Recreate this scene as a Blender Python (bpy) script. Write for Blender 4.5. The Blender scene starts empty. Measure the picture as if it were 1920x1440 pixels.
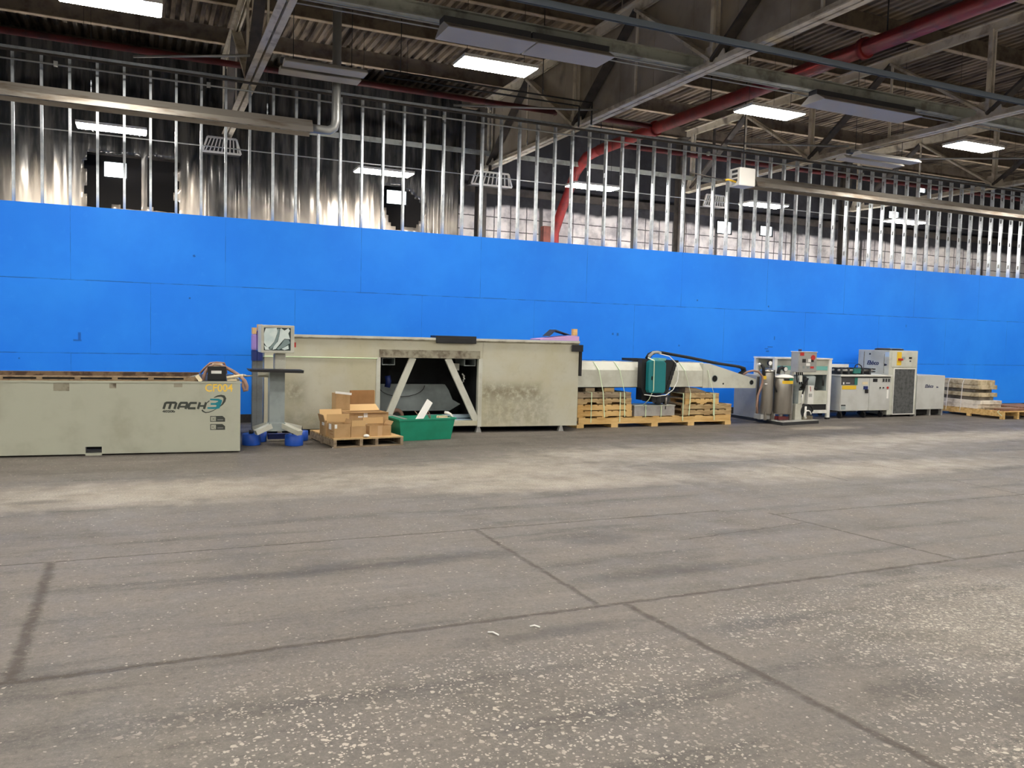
import bpy, bmesh, math, random
from mathutils import Vector, Matrix
random.seed(7)
SC = bpy.context.scene
COL = SC.collection
# ------------------------------------------------------------------ camera
FOC, YAW, PIT, ROL, EYE = 1560.0, 0.41969, -0.05895, 0.02584, 1.71051     # focal length in pixels of 1920x1440
_cy, _sy, _cp, _sp = math.cos(YAW), math.sin(YAW), math.cos(PIT), math.sin(PIT)
CF = Vector((_sy*_cp, _cy*_cp, _sp))
_R = Vector((_cy, -_sy, 0)); _U = _R.cross(CF)
CR = _R*math.cos(ROL) + _U*math.sin(ROL)
CU = -_R*math.sin(ROL) + _U*math.cos(ROL)
CP = Vector((0, 0, EYE))
cam = bpy.data.cameras.new('camera'); cam.sensor_width = 36.0; cam.lens = FOC/1920*36
cam.clip_start = 0.05; cam.clip_end = 300
co = bpy.data.objects.new('camera', cam); COL.objects.link(co)
M = Matrix.Identity(4)
for i in range(3):
    M[i][0], M[i][1], M[i][2], M[i][3] = CR[i], CU[i], -CF[i], CP[i]
co.matrix_world = M
SC.camera = co
# ------------------------------------------------------------------ world, exposure
W = bpy.data.worlds.new('world'); SC.world = W; W.use_nodes = True
W.node_tree.nodes['Background'].inputs[0].default_value = (0.75, 0.85, 1, 1)
W.node_tree.nodes['Background'].inputs[1].default_value = 0.3
vs = SC.view_settings
SC.display_settings.display_device = 'sRGB'
vs.view_transform = 'Standard'; vs.look = 'None'; vs.gamma = 1; vs.use_curve_mapping = False
vs.exposure = 0.7
LAMP = 58.0        # emission of the ceiling panels
SC.cycles.max_bounces = 8; SC.cycles.diffuse_bounces = 5; SC.cycles.glossy_bounces = 3
SC.cycles.sample_clamp_indirect = 6
SC.cycles.use_denoising = True
# ------------------------------------------------------------------ pixel -> world helpers (1920x1440 frame)
def ray(px, py): return CF + CR*((px-960)/FOC) - CU*((py-720)/FOC)
def pY(px, py, Y):
    r = ray(px, py); p = CP + r*(Y/r.y); return p.x, p.z
def pZ(px, py, z):
    r = ray(px, py); p = CP + r*((z-EYE)/r.z); return p.x, p.y
def pX(px, py, X):
    r = ray(px, py); p = CP + r*(X/r.x); return p.y, p.z
def pL(px, py, frame, yl):
    I = frame.inverted(); o = I @ CP; d = I.to_3x3() @ ray(px, py)
    p = o + d*((yl-o.y)/d.y); return p.x, p.z
# ------------------------------------------------------------------ materials
def lin(c):
    return c/12.92 if c <= .04045 else ((c+.055)/1.055)**2.4
def rgb(*c):
    if len(c) == 1: c = c[0]
    return tuple(lin(v/255) for v in c)+(1,)
class NT:
    def __init__(s, name):
        s.m = bpy.data.materials.new(name); s.m.use_nodes = True
        s.t = s.m.node_tree; s.b = s.t.nodes['Principled BSDF']
    def n(s, typ, **k):
        nd = s.t.nodes.new(typ)
        for a, v in k.items(): setattr(nd, a, v)
        return nd
    def l(s, a, b): s.t.links.new(a, b)
    def coord(s, scale=(1, 1, 1), obj=True):
        tc = s.n('ShaderNodeTexCoord'); mp = s.n('ShaderNodeMapping')
        mp.inputs['Scale'].default_value = scale
        s.l(tc.outputs['Object'], mp.inputs[0]); return mp.outputs[0]
    def noise(s, vec, scale, detail=4, rough=.6):
        nd = s.n('ShaderNodeTexNoise'); nd.inputs['Scale'].default_value = scale
        nd.inputs['Detail'].default_value = detail; nd.inputs['Roughness'].default_value = rough
        s.l(vec, nd.inputs['Vector']); return nd.outputs[0]
    def math(s, op, a, b=None, c=None, clamp=False):
        nd = s.n('ShaderNodeMath', operation=op); nd.use_clamp = clamp
        for i, v in enumerate((a, b, c)):
            if v is None: continue
            if isinstance(v, (int, float)): nd.inputs[i].default_value = v
            else: s.l(v, nd.inputs[i])
        return nd.outputs[0]
    def step(s, v, lo, hi, a=0, b=1):
        nd = s.n('ShaderNodeMapRange', interpolation_type='SMOOTHSTEP')
        s.l(v, nd.inputs[0])
        for i, x in enumerate((lo, hi, a, b)): nd.inputs[i+1].default_value = x
        return nd.outputs[0]
    def mix(s, f, a, b):
        nd = s.n('ShaderNodeMix', data_type='RGBA')
        for i, v in ((0, f), (6, a), (7, b)):
            if isinstance(v, (int, float, tuple)): nd.inputs[i].default_value = v
            else: s.l(v, nd.inputs[i])
        return nd.outputs[2]
    def sep(s, vec):
        nd = s.n('ShaderNodeSeparateXYZ'); s.l(vec, nd.inputs[0]); return nd.outputs
    def bump(s, h, strength=.3, dist=.01):
        nd = s.n('ShaderNodeBump'); nd.inputs['Strength'].default_value = strength
        nd.inputs['Distance'].default_value = dist; s.l(h, nd.inputs['Height'])
        s.l(nd.outputs[0], s.b.inputs['Normal'])
def mat(name, c, rough=.6, metal=0, c2=None, scale=3, lo=.4, hi=.7, stretch=(1, 1, 1), bump=0, detail=4, emis=None):
    t = NT(name); t.b.inputs['Roughness'].default_value = rough; t.b.inputs['Metallic'].default_value = metal
    if c2 is None: t.b.inputs['Base Color'].default_value = rgb(c)
    else:
        v = t.coord(stretch); n = t.noise(v, scale, detail)
        t.l(t.mix(t.step(n, lo, hi), rgb(c), rgb(c2)), t.b.inputs['Base Color'])
        if bump: t.bump(n, bump)
    if emis:
        t.b.inputs['Emission Color'].default_value = rgb(emis[0]); t.b.inputs['Emission Strength'].default_value = emis[1]
    return t.m
MT = {}
MT['tank'] = mat('tank_paint', (178, 181, 164), .55, 0, (160, 160, 142), 1.8, .45, .8, bump=.02)
MT['machine'] = mat('machine_paint', (184, 184, 163), .55, 0, (146, 141, 116), 1.3, .47, .72, bump=.03)
MT['grime'] = mat('grimy_paint', (150, 146, 128), .7, 0, (95, 85, 70), 6, .4, .65)
MT['dark'] = mat('black_paint', (22, 22, 24), .5)
MT['rubber'] = mat('black_rubber', (28, 28, 30), .75)
MT['darkin'] = mat('dark_steel', (48, 50, 52), .7, 0, (30, 30, 32), 3)
MT['rust'] = mat('rusty_slats', (120, 98, 74), .8, 0, (70, 52, 38), 8, .4, .6)
MT['tanrail'] = mat('dusty_tan_rail', (168, 146, 116), .8, 0, (128, 104, 78), 8)
MT['greyblue'] = mat('grey_blue_paint', (150, 160, 160), .5, 0, (130, 140, 140), 3)
MT['beige'] = mat('beige_paint', (196, 198, 186), .5, 0, (180, 180, 166), 3)
MT['cabinet'] = mat('light_grey_cabinet', (190, 192, 188), .45, 0, (176, 177, 172), 2)
MT['whitepaint'] = mat('white_paint', (226, 226, 220), .45, 0, (205, 205, 198), 3)
MT['steelgrey'] = mat('grey_panel', (165, 166, 162), .4, 0, (150, 150, 146), 2)
MT['blue'] = mat('blue_enamel', (28, 84, 190), .45)
MT['darkblue'] = mat('dark_blue_enamel', (24, 42, 104), .5)
MT['card'] = mat('cardboard', (182, 150, 108), .85, 0, (166, 134, 92), 4)
MT['cardin'] = mat('cardboard_inside', (206, 172, 122), .85)
MT['carddark'] = mat('brown_board', (158, 118, 76), .85, 0, (146, 108, 68), 5)
MT['label'] = mat('paper_label', (232, 232, 228), .6)
MT['tape'] = mat('packing_tape', (190, 160, 124), .3)
MT['green'] = mat('green_plastic', (24, 142, 112), .45, 0, (20, 130, 100), 3)
MT['pine'] = mat('pine_wood', (222, 188, 126), .75, 0, (196, 156, 92), 2, .35, .7, (1.2, 8, 8))
MT['oldwood'] = mat('weathered_wood', (190, 166, 122), .8, 0, (150, 122, 82), 2.5, .35, .7, (1.2, 8, 8))
MT['greywood'] = mat('grey_wood', (158, 142, 118), .85, 0, (112, 96, 76), 2.5, .35, .7, (1.2, 8, 8))
MT['brownwood'] = mat('brown_wood', (140, 104, 82), .85, 0, (108, 78, 60), 3, .35, .7, (1.2, 8, 8))
MT['teal'] = mat('teal_paint', (20, 118, 124), .4)
MT['teal2'] = mat('pale_teal_paint', (110, 176, 168), .4)
MT['tealdk'] = mat('dark_teal_paint', (36, 110, 100), .5)
MT['strap'] = mat('pale_green_strap', (206, 226, 190), .35)
MT['yellow'] = mat('yellow_sticker', (222, 184, 44), .5)
MT['red'] = mat('red_sticker', (176, 40, 32), .5)
MT['stain'] = mat('stainless_steel', (176, 172, 164), .28, .85, (150, 146, 138), 4, stretch=(1, 1, .2))
MT['galv'] = mat('galvanized_steel', (206, 214, 220), .36, .7, (180, 188, 196), 9)
MT['pipegalv'] = mat('galvanized_pipe', (170, 172, 170), .4, .6)
MT['alu'] = mat('aluminized_hood', (176, 170, 160), .34, .75, (138, 124, 108), 2.2, .45, .7, (.6, 3, 3))
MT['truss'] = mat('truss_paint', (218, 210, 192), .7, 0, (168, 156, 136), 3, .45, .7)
MT['strut'] = mat('strut_paint', (176, 180, 170), .7, 0, (132, 132, 122), 3, .45, .7)
MT['unistrut'] = mat('blue_grey_channel', (128, 140, 152), .5, .3)
MT['purlin'] = mat('purlin_paint', (120, 108, 92), .75, 0, (84, 72, 60), 3)
MT['flange'] = mat('purlin_flange_paint', (196, 180, 156), .75, 0, (164, 146, 120), 4)
MT['redpipe'] = mat('sprinkler_red', (148, 38, 36), .55, 0, (108, 32, 32), 4)
MT['reddark'] = mat('dark_sprinkler_red', (96, 28, 30), .7, 0, (64, 24, 26), 3)
MT['rustcol'] = mat('red_oxide_steel', (120, 66, 56), .7, 0, (90, 50, 44), 4)
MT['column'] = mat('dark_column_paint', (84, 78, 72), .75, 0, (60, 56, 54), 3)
MT['curtgrey'] = mat('grey_sheet', (176, 166, 150), .6, 0, (140, 130, 116), .8, .4, .7)
MT['panelwhite'] = mat('fixture_white', (222, 220, 214), .5)
MT['reflgrey'] = mat('dusty_reflector', (176, 172, 164), .5)
MT['fixdark'] = mat('fixture_back', (60, 60, 62), .6)
MT['foam'] = mat('lilac_foam', (150, 128, 196), .7)
MT['foam2'] = mat('pink_foam_board', (206, 164, 214), .7)
MT['yel2'] = mat('yellow_fitting', (216, 172, 40), .5)
MT['navy'] = mat('navy_lettering', (34, 40, 78), .5)
MT['logo'] = mat('logo_charcoal', (56, 62, 56), .5)
MT['logot'] = mat('logo_teal', (14, 128, 144), .45)
MT['cfy'] = mat('yellow_lettering', (246, 208, 84), .6)
MT['hose'] = mat('brown_hose', (146, 116, 100), .6)
MT['whiteplastic'] = mat('white_plastic', (236, 236, 232), .4)
MT['paleblue'] = mat('pale_blue_plastic', (188, 210, 226), .4)
MT['tan'] = mat('tan_scrap', (216, 202, 166), .6)
MT['filter'] = mat('grey_filter_mesh', (84, 86, 86), .9, 0, (60, 62, 62), 14, bump=.3)
MT['screen'] = mat('monitor_glass', (62, 76, 76), .12)
MT['film'] = mat('torn_white_film', (222, 236, 234), .35, 0, (200, 220, 220), 6)
MT['concreteblk'] = mat('grey_crate_steel', (168, 166, 162), .6, 0, (150, 147, 142), 5)
MT['slabw'] = mat('white_slab', (224, 216, 202), .85, 0, (160, 150, 138), 4, .4, .7)
MT['slabt'] = mat('tan_slab', (198, 184, 154), .9, 0, (140, 124, 94), 4, .4, .65)
MT['slabg'] = mat('grey_slab', (126, 120, 110), .9, 0, (92, 86, 78), 4, .4, .65)
MT['hole'] = mat('black_void', (8, 8, 8), .9)
MT['rubblack'] = mat('black_baseboard', (38, 36, 36), .8, 0, (58, 54, 50), 3)
MT['lampface'] = mat('lit_diffuser', (255, 255, 255), .5, emis=((255, 248, 238), LAMP))
MT['winlit'] = mat('lit_window_pane', (230, 240, 240), .4, emis=((236, 246, 250), 4.5))
MT['amber'] = mat('orange_beacon', (190, 60, 30), .4)
# ------------------------------------------------------------------ mesh builder and object helpers
class MB:
    def __init__(s, local=False): s.bm = bmesh.new(); s.local = local
    def box(s, x0, x1, y0, y1, z0, z1, rot=None, piv=None, taper=None):
        vs_ = []
        for z in (z0, z1):
            for x, y in ((x0, y0), (x1, y0), (x1, y1), (x0, y1)):
                v = Vector((x, y, z))
                if taper and z == z1:
                    cx, cy = (x0+x1)/2, (y0+y1)/2
                    v.x = cx+(x-cx)*taper; v.y = cy+(y-cy)*taper
                if rot is not None:
                    pv = Vector(piv) if piv else Vector(((x0+x1)/2, (y0+y1)/2, (z0+z1)/2))
                    v = rot @ (v-pv) + pv
                vs_.append(s.bm.verts.new(v))
        for f in ((0, 3, 2, 1), (4, 5, 6, 7), (0, 1, 5, 4), (1, 2, 6, 5), (2, 3, 7, 6), (3, 0, 4, 7)):
            s.bm.faces.new([vs_[i] for i in f])
        return s
    def bar(s, a, b, w, h, up=(0, 0, 1)):
        a, b = Vector(a), Vector(b); d = (b-a).normalized(); up = Vector(up)
        if abs(d.dot(up)) > .98: up = Vector((0, 1, 0))
        sx = d.cross(up).normalized(); sz = sx.cross(d)
        vv = []
        for p in (a, b):
            for i, j in ((-1, -1), (1, -1), (1, 1), (-1, 1)):
                vv.append(s.bm.verts.new(p+sx*(i*w/2)+sz*(j*h/2)))
        for f in ((0, 1, 2, 3), (7, 6, 5, 4), (0, 4, 5, 1), (1, 5, 6, 2), (2, 6, 7, 3), (3, 7, 4, 0)):
            s.bm.faces.new([vv[i] for i in f])
        return s
    def tube(s, pts, r, seg=10, cap=True):
        pts = [Vector(p) for p in pts]; rings = []
        n = len(pts); ref = None
        for i, p in enumerate(pts):
            d = ((pts[min(i+1, n-1)]-p).normalized() + (p-pts[max(i-1, 0)]).normalized())
            if d.length < 1e-6: d = pts[min(i+1, n-1)]-pts[max(i-1, 0)]
            d.normalize()
            if ref is None: ref = Vector((0, 0, 1)) if abs(d.z) < .9 else Vector((1, 0, 0))
            u = d.cross(ref).normalized(); v = u.cross(d); ref = v
            rr = r[i] if isinstance(r, (list, tuple)) else r
            rings.append([s.bm.verts.new(p+(u*math.cos(2*math.pi*k/seg)+v*math.sin(2*math.pi*k/seg))*rr) for k in range(seg)])
        for a, b in zip(rings, rings[1:]):
            for k in range(seg):
                f = s.bm.faces.new((a[k], a[(k+1) % seg], b[(k+1) % seg], b[k])); f.smooth = True
        if cap:
            s.bm.faces.new(rings[0][::-1]); s.bm.faces.new(rings[-1])
        return s
    def cyl(s, a, b, r, seg=20): return s.tube([a, b], r, seg)
    def prism(s, poly, axis, t0, t1):
        # poly in the other two axes' order, extruded along axis from t0 to t1
        def P(u, v, t):
            return {'x': (t, u, v), 'y': (u, t, v), 'z': (u, v, t)}[axis]
        A = [s.bm.verts.new(P(u, v, t0)) for u, v in poly]; B = [s.bm.verts.new(P(u, v, t1)) for u, v in poly]
        n = len(poly)
        s.bm.faces.new(A); s.bm.faces.new(B[::-1])
        for i in range(n): s.bm.faces.new((A[i], B[i], B[(i+1) % n], A[(i+1) % n]))
        return s
    def lathe(s, cx, cy, prof, seg=24):
        rings = []
        for r, z in prof:
            rings.append([s.bm.verts.new((cx+max(r, .0005)*math.cos(2*math.pi*k/seg), cy+max(r, .0005)*math.sin(2*math.pi*k/seg), z)) for k in range(seg)])
        for a, b in zip(rings, rings[1:]):
            for k in range(seg):
                f = s.bm.faces.new((a[k], a[(k+1) % seg], b[(k+1) % seg], b[k])); f.smooth = True
        s.bm.faces.new(rings[0][::-1]); s.bm.faces.new(rings[-1]); return s
    def stroke(s, pts, w, y0, y1, closed=False):
        # flat ribbon with mitred joints in the XZ plane, thickness y0..y1
        n = len(pts); P = [Vector((p[0], p[1])) for p in pts]; W_ = w if isinstance(w, (list, tuple)) else [w]*n
        Lf, Rt = [], []
        for i in range(n):
            a = P[(i-1) % n] if closed else P[max(i-1, 0)]; b = P[(i+1) % n] if closed else P[min(i+1, n-1)]
            d1 = (P[i]-a); d2 = (b-P[i])
            if d1.length < 1e-9: d1 = d2
            if d2.length < 1e-9: d2 = d1
            d1.normalize(); d2.normalize(); t = (d1+d2).normalized(); nn = Vector((-t.y, t.x))
            k = 1/max(.45, nn.dot(Vector((-d1.y, d1.x))))
            Lf.append(P[i]+nn*W_[i]/2*k); Rt.append(P[i]-nn*W_[i]/2*k)
        V = []
        for y in (y0, y1):
            V.append([[s.bm.verts.new((q.x, y, q.y)) for q in side] for side in (Lf, Rt)])
        m = n if closed else n-1
        for i in range(m):
            j = (i+1) % n
            for (A, B) in (((V[0][0]), (V[0][1])), ((V[1][1]), (V[1][0]))):
                s.bm.faces.new((A[i], A[j], B[j], B[i]))
            s.bm.faces.new((V[0][0][j], V[0][0][i], V[1][0][i], V[1][0][j]))
            s.bm.faces.new((V[0][1][i], V[0][1][j], V[1][1][j], V[1][1][i]))
        return s
    def bevel(s, w, seg=2):
        bmesh.ops.recalc_face_normals(s.bm, faces=s.bm.faces)
        bmesh.ops.bevel(s.bm, geom=[e for e in s.bm.edges if len(e.link_faces) == 2 and e.calc_face_angle(0) > .5], offset=w, segments=seg, affect='EDGES', profile=.6)
        return s
    def build(s, name, m, parent=None, label=None, recalc=True):
        if recalc: bmesh.ops.recalc_face_normals(s.bm, faces=s.bm.faces)
        me = bpy.data.meshes.new(name)
        if parent is not None and not s.local: s.bm.transform(FR[parent.name].inverted())
        s.bm.to_mesh(me); s.bm.free(); me.materials.append(MT[m] if isinstance(m, str) else m)
        o = bpy.data.objects.new(name, me); COL.objects.link(o)
        if parent is not None: o.parent = parent; FR[o.name] = FR[parent.name]
        if label: o['label'] = label
        return o
FR = {}
def thing(name, label, cat, loc=(0, 0, 0), rz=0, group=None):
    o = bpy.data.objects.new(name, None); COL.objects.link(o); o.empty_display_size = .1
    o.location = loc; o.rotation_euler = (0, 0, rz)
    FR[o.name] = Matrix.Translation(Vector(loc)) @ Matrix.Rotation(rz, 4, 'Z')
    o['label'] = label; o['category'] = cat
    if group: o['group'] = group
    return o
def tag(o, label, cat, group=None):
    o['label'] = label; o['category'] = cat
    if group: o['group'] = group
    # move the origin to the base centre
    me = o.data; xs = [v.co for v in me.vertices]
    c = Vector(((min(v.x for v in xs)+max(v.x for v in xs))/2, (min(v.y for v in xs)+max(v.y for v in xs))/2, min(v.z for v in xs)))
    me.transform(Matrix.Translation(-c)); o.location = c
    return o
def struct(o): o['kind'] = 'structure'; return o
def text(s, size, m, parent, loc, name='lettering', rx=math.pi/2, rz=0, shear=0, bold=0, sx=1, ext=.002, local=True):
    cu = bpy.data.curves.new('txt', 'FONT'); cu.body = s; cu.size = size; cu.extrude = ext; cu.shear = shear; cu.offset = bold
    cu.resolution_u = 3
    ob = bpy.data.objects.new('txt', cu); COL.objects.link(ob)
    dg = bpy.context.evaluated_depsgraph_get()
    me = bpy.data.meshes.new_from_object(ob.evaluated_get(dg))
    bpy.data.objects.remove(ob); bpy.data.curves.remove(cu)
    T = Matrix.Translation(Vector(loc)) @ Matrix.Rotation(rz, 4, 'Z') @ Matrix.Rotation(rx, 4, 'X') @ Matrix.Diagonal((sx, 1, 1, 1))
    if not local: T = FR[parent.name].inverted() @ T
    me.transform(T); me.materials.clear(); me.materials.append(MT[m]); me.name = name
    o = bpy.data.objects.new(name, me); COL.objects.link(o); o.parent = parent; FR[o.name] = FR[parent.name]
    return o
def copy_tree(o, parent=None):
    c = o.copy(); COL.objects.link(c)
    if parent is not None: c.parent = parent
    FR[c.name] = FR.get(o.name, Matrix.Identity(4))
    for ch in [k for k in ALLCH(o)]: copy_tree(ch, c)
    return c
def ALLCH(o): return [k for k in COL.objects if k.parent == o]
def rotz(a): return Matrix.Rotation(a, 3, 'Z')
D = 15.678          # blue wall face
X0 = -1.8895        # x of the first stud in view
HB = 3.658          # height of the blue boarding
HT = 6.12           # top of the studs
ZR = 8.2            # roof deck
YB = 21.8           # rear block wall
# ================================================================== SETTING
# ---- floor
def floor_mat():
    t = NT('worn_concrete'); tc = t.n('ShaderNodeTexCoord'); v = tc.outputs['Object']
    big = t.noise(v, .45, 5, .6); mid = t.noise(v, 2.2, 6, .65); fine = t.noise(v, 38, 3, .7)
    sx = t.sep(v); x, y = sx[0], sx[1]
    # streaky tyre wear along the aisle
    mp = t.n('ShaderNodeMapping'); mp.inputs['Scale'].default_value = (.25, 2.2, 1); mp.inputs['Rotation'].default_value = (0, 0, .25); t.l(v, mp.inputs[0])
    streak = t.noise(mp.outputs[0], 1.4, 5, .62)
    wob2 = t.noise(v, 6.5, 5, .7)
    base = t.mix(t.step(mid, .3, .72), rgb(97, 92, 86), rgb(115, 109, 102))
    base = t.mix(t.math('MULTIPLY', t.step(big, .42, .66), .5), base, rgb(108, 104, 96))
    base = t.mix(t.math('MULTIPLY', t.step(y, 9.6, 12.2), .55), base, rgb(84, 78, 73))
    base = t.mix(t.math('MULTIPLY', t.step(streak, .5, .70), .75), base, rgb(68, 65, 61))
    base = t.mix(t.math('MULTIPLY', t.step(streak, .46, .28), .35), base, rgb(134, 127, 118))
    base = t.mix(t.math('MULTIPLY', t.step(t.noise(v, .9, 5, .65), .48, .68), .4), base, rgb(74, 70, 65))
    speck = t.noise(v, 90, 2, .8)
    base = t.mix(t.math('MULTIPLY', t.step(fine, .5, .75), .32), base, rgb(150, 142, 133))
    base = t.mix(t.math('MULTIPLY', t.step(fine, .47, .25), .5), base, rgb(56, 53, 49))
    med = t.noise(v, 13, 5, .75)
    base = t.mix(t.math('MULTIPLY', t.step(med, .5, .72), .4), base, rgb(134, 128, 118))
    base = t.mix(t.math('MULTIPLY', t.step(med, .46, .28), .45), base, rgb(66, 62, 58))
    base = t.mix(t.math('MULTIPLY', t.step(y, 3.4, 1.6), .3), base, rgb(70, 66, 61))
    base = t.mix(t.math('MULTIPLY', t.step(speck, .58, .72), .45), base, rgb(158, 149, 139))
    # masks of worn dusty patches
    nz = t.math('ADD', t.math('MULTIPLY', t.math('SUBTRACT', mid, .5), 2.2), t.math('MULTIPLY', t.math('SUBTRACT', wob2, .5), 1.6))
    def blob(cx, cy, rx, ry, k=1.0):
        dx = t.math('DIVIDE', t.math('SUBTRACT', x, cx), rx); dy = t.math('DIVIDE', t.math('SUBTRACT', y, cy), ry)
        d = t.math('ADD', t.math('MULTIPLY', dx, dx), t.math('MULTIPLY', dy, dy))
        d = t.math('ADD', d, t.math('MULTIPLY', nz, k))
        return t.step(d, 1.25, -.35)
    def mx(l):
        a = l[0]
        for b in l[1:]: a = t.math('MAXIMUM', a, b)
        return a
    dust = mx([blob(.3, 9.2, 3.0, .8), blob(3.6, 9.5, 2.8, 1.0), blob(8.5, 10.4, 5, 1.0), blob(14, 10.9, 5.5, .8), blob(12.6, 12.7, 1.2, .3), blob(4.6, 8.6, 2.4, .6), blob(9, 8.4, 3.5, .7)])
    grit = t.step(t.noise(v, 48, 4, .85), .42, .62)
    base = t.mix(t.math('MULTIPLY', t.math('MULTIPLY', dust, t.math('ADD', t.math('MULTIPLY', grit, .6), .4)), .9), base, rgb(172, 162, 145))
    # exposed white aggregate
    warp = t.n('ShaderNodeVectorMath', operation='ADD'); nzc = t.n('ShaderNodeTexNoise'); nzc.inputs['Scale'].default_value = 30
    t.l(v, nzc.inputs['Vector']); sc_ = t.n('ShaderNodeVectorMath', operation='SCALE'); sc_.inputs['Scale'].default_value = .03
    t.l(nzc.outputs['Color'], sc_.inputs[0]); t.l(v, warp.inputs[0]); t.l(sc_.outputs[0], warp.inputs[1])
    agg = mx([blob(.75, 3.5, .9, .8), blob(1.5, 3.3, .9, .9), blob(.9, 2.6, 1.1, .7), blob(2.3, 3.5, .7, .7), blob(3.4, 2.1, 1.3, .6), blob(4.6, 3.5, 1.4, 1.0), blob(3.9, 2.7, 1.0, .6), blob(2.0, 2.4, .8, .6), blob(3.7, 3.9, .8, .5)])
    near = t.step(y, 5.2, 4.3)
    chips = None
    for scl, pw, mxr, th in ((28, 1.8, .46, .36), (56, 1.1, .5, .22)):
        vo = t.n('ShaderNodeTexVoronoi'); vo.inputs['Scale'].default_value = scl; t.l(warp.outputs[0], vo.inputs['Vector'])
        cs = t.sep(vo.outputs['Color'])
        rad = t.math('MULTIPLY', t.math('POWER', cs[0], pw), mxr)
        chip = t.step(t.math('SUBTRACT', vo.outputs['Distance'], rad), .04, -.06)
        dens = t.math('MULTIPLY', t.math('MULTIPLY', agg, near), t.step(cs[1], th, th+.05))
        low = t.math('MULTIPLY', t.step(cs[2], .95, .97), .7)
        c_ = t.math('MULTIPLY', chip, t.math('MAXIMUM', dens, low))
        chips = c_ if chips is None else t.math('MAXIMUM', chips, c_)
    base = t.mix(t.math('MULTIPLY', chips, .9), base, rgb(188, 179, 164))
    pale = mx([blob(4.75, 3.3, 1.0, 1.0), blob(3.5, 2.0, 1.0, .45), blob(5.4, 3.9, .9, .6)])
    base = t.mix(t.math('MULTIPLY', t.math('MULTIPLY', pale, t.step(t.noise(v, 30, 5, .85), .44, .62)), .7), base, rgb(162, 153, 140))
    # dark scuffs
    dark = mx([blob(3.45, 2.9, .34, .16), blob(4.2, 2.55, .5, .26), blob(3.55, 6.05, .42, .24), blob(1.6, 5.9, 1.3, .2), blob(3.6, 5.05, 1.0, .16), blob(-.9, 9.0, .35, .12), blob(3.5, 3.9, .6, .1), blob(2.2, 4.2, .8, .1), blob(4.9, 5.9, .5, .12)])
    base = t.mix(t.math('MULTIPLY', dark, .6), base, rgb(58, 55, 53))
    # joints: x0,x1,y0,y1 half widths, ragged by noise
    rag = t.math('MULTIPLY', t.math('SUBTRACT', t.noise(v, 8, 5, .75), .5), .085)
    jm = None
    def joint(cx, cy, hx, hy, sl=0, w=.018):
        nonlocal jm
        yy = t.math('SUBTRACT', y, cy); xx = t.math('SUBTRACT', x, cx)
        if hx > hy: yy = t.math('SUBTRACT', yy, t.math('MULTIPLY', xx, sl)) if sl else yy
        elif sl: xx = t.math('SUBTRACT', xx, t.math('MULTIPLY', yy, sl))
        dx = t.math('SUBTRACT', t.math('ABSOLUTE', t.math('ADD', xx, rag)), hx)
        dy = t.math('SUBTRACT', t.math('ABSOLUTE', t.math('ADD', yy, rag)), hy)
        d = t.math('MAXIMUM', dx, dy); m_ = t.step(d, w, -.004)
        jm = m_ if jm is None else t.math('MAXIMUM', jm, m_)
    joint(-6, 6.68, 11.3, .006, .002, .02); joint(12, 6.36, 6.3, .006, -.003, .016)
    joint(6, 4.55, 22, .01, .012, .024)
    joint(-.58, 5.58, .012, 1.08, -.01, .045); joint(2.67, 5.62, .008, 1.06, 0, .026)
    joint(3.0, 1.6, .012, 2.92, -.055, .03); joint(5.86, 5.5, .008, .95, -.14, .022)
    joint(8.15, 8.6, .004, .9, .1, .016); joint(5.0, 5.9, .8, .003, .12, .016)
    joint(9.5, 8.0, .004, 1.6, .05, .012); joint(-3.8, 5.6, .01, 1.1, 0, .03)
    base = t.mix(t.math('MULTIPLY', jm, t.step(t.noise(v, 14, 3, .6), .25, .55, .3, .82)), base, rgb(62, 54, 45))
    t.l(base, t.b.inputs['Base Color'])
    t.l(t.step(mid, .3, .7, .5, .72), t.b.inputs['Roughness'])
    t.b.inputs['Specular IOR Level'].default_value = .35
    h = t.math('SUBTRACT', t.math('MULTIPLY', fine, .3), t.math('MULTIPLY', jm, 1.0))
    t.bump(h, .35, .012)
    return t.m
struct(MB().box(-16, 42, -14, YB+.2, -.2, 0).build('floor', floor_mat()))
# ---- roof deck: corrugated sheet, ribs run away from the camera
bm_ = MB(); pitch = .19; xs_ = []; x = -16.0
while x < 42:
    xs_ += [(x, ZR+.03), (x+.02, ZR-.045), (x+.105, ZR-.045), (x+.125, ZR+.03)]; x += pitch
for (a, za), (b, zb) in zip(xs_, xs_[1:]):
    q = [bm_.bm.verts.new(p) for p in ((a, -14, za), (b, -14, zb), (b, YB+.2, zb), (a, YB+.2, za))]
    bm_.bm.faces.new(q)
bm_.box(-16, 42, -14, YB+.2, ZR+.04, ZR+.15)
struct(bm_.build('ceiling', mat('roof_deck_paint', (146, 132, 114), .8, 0, (78, 68, 60), 1.1, .4, .62, (3, .5, 1)), recalc=False))
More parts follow.
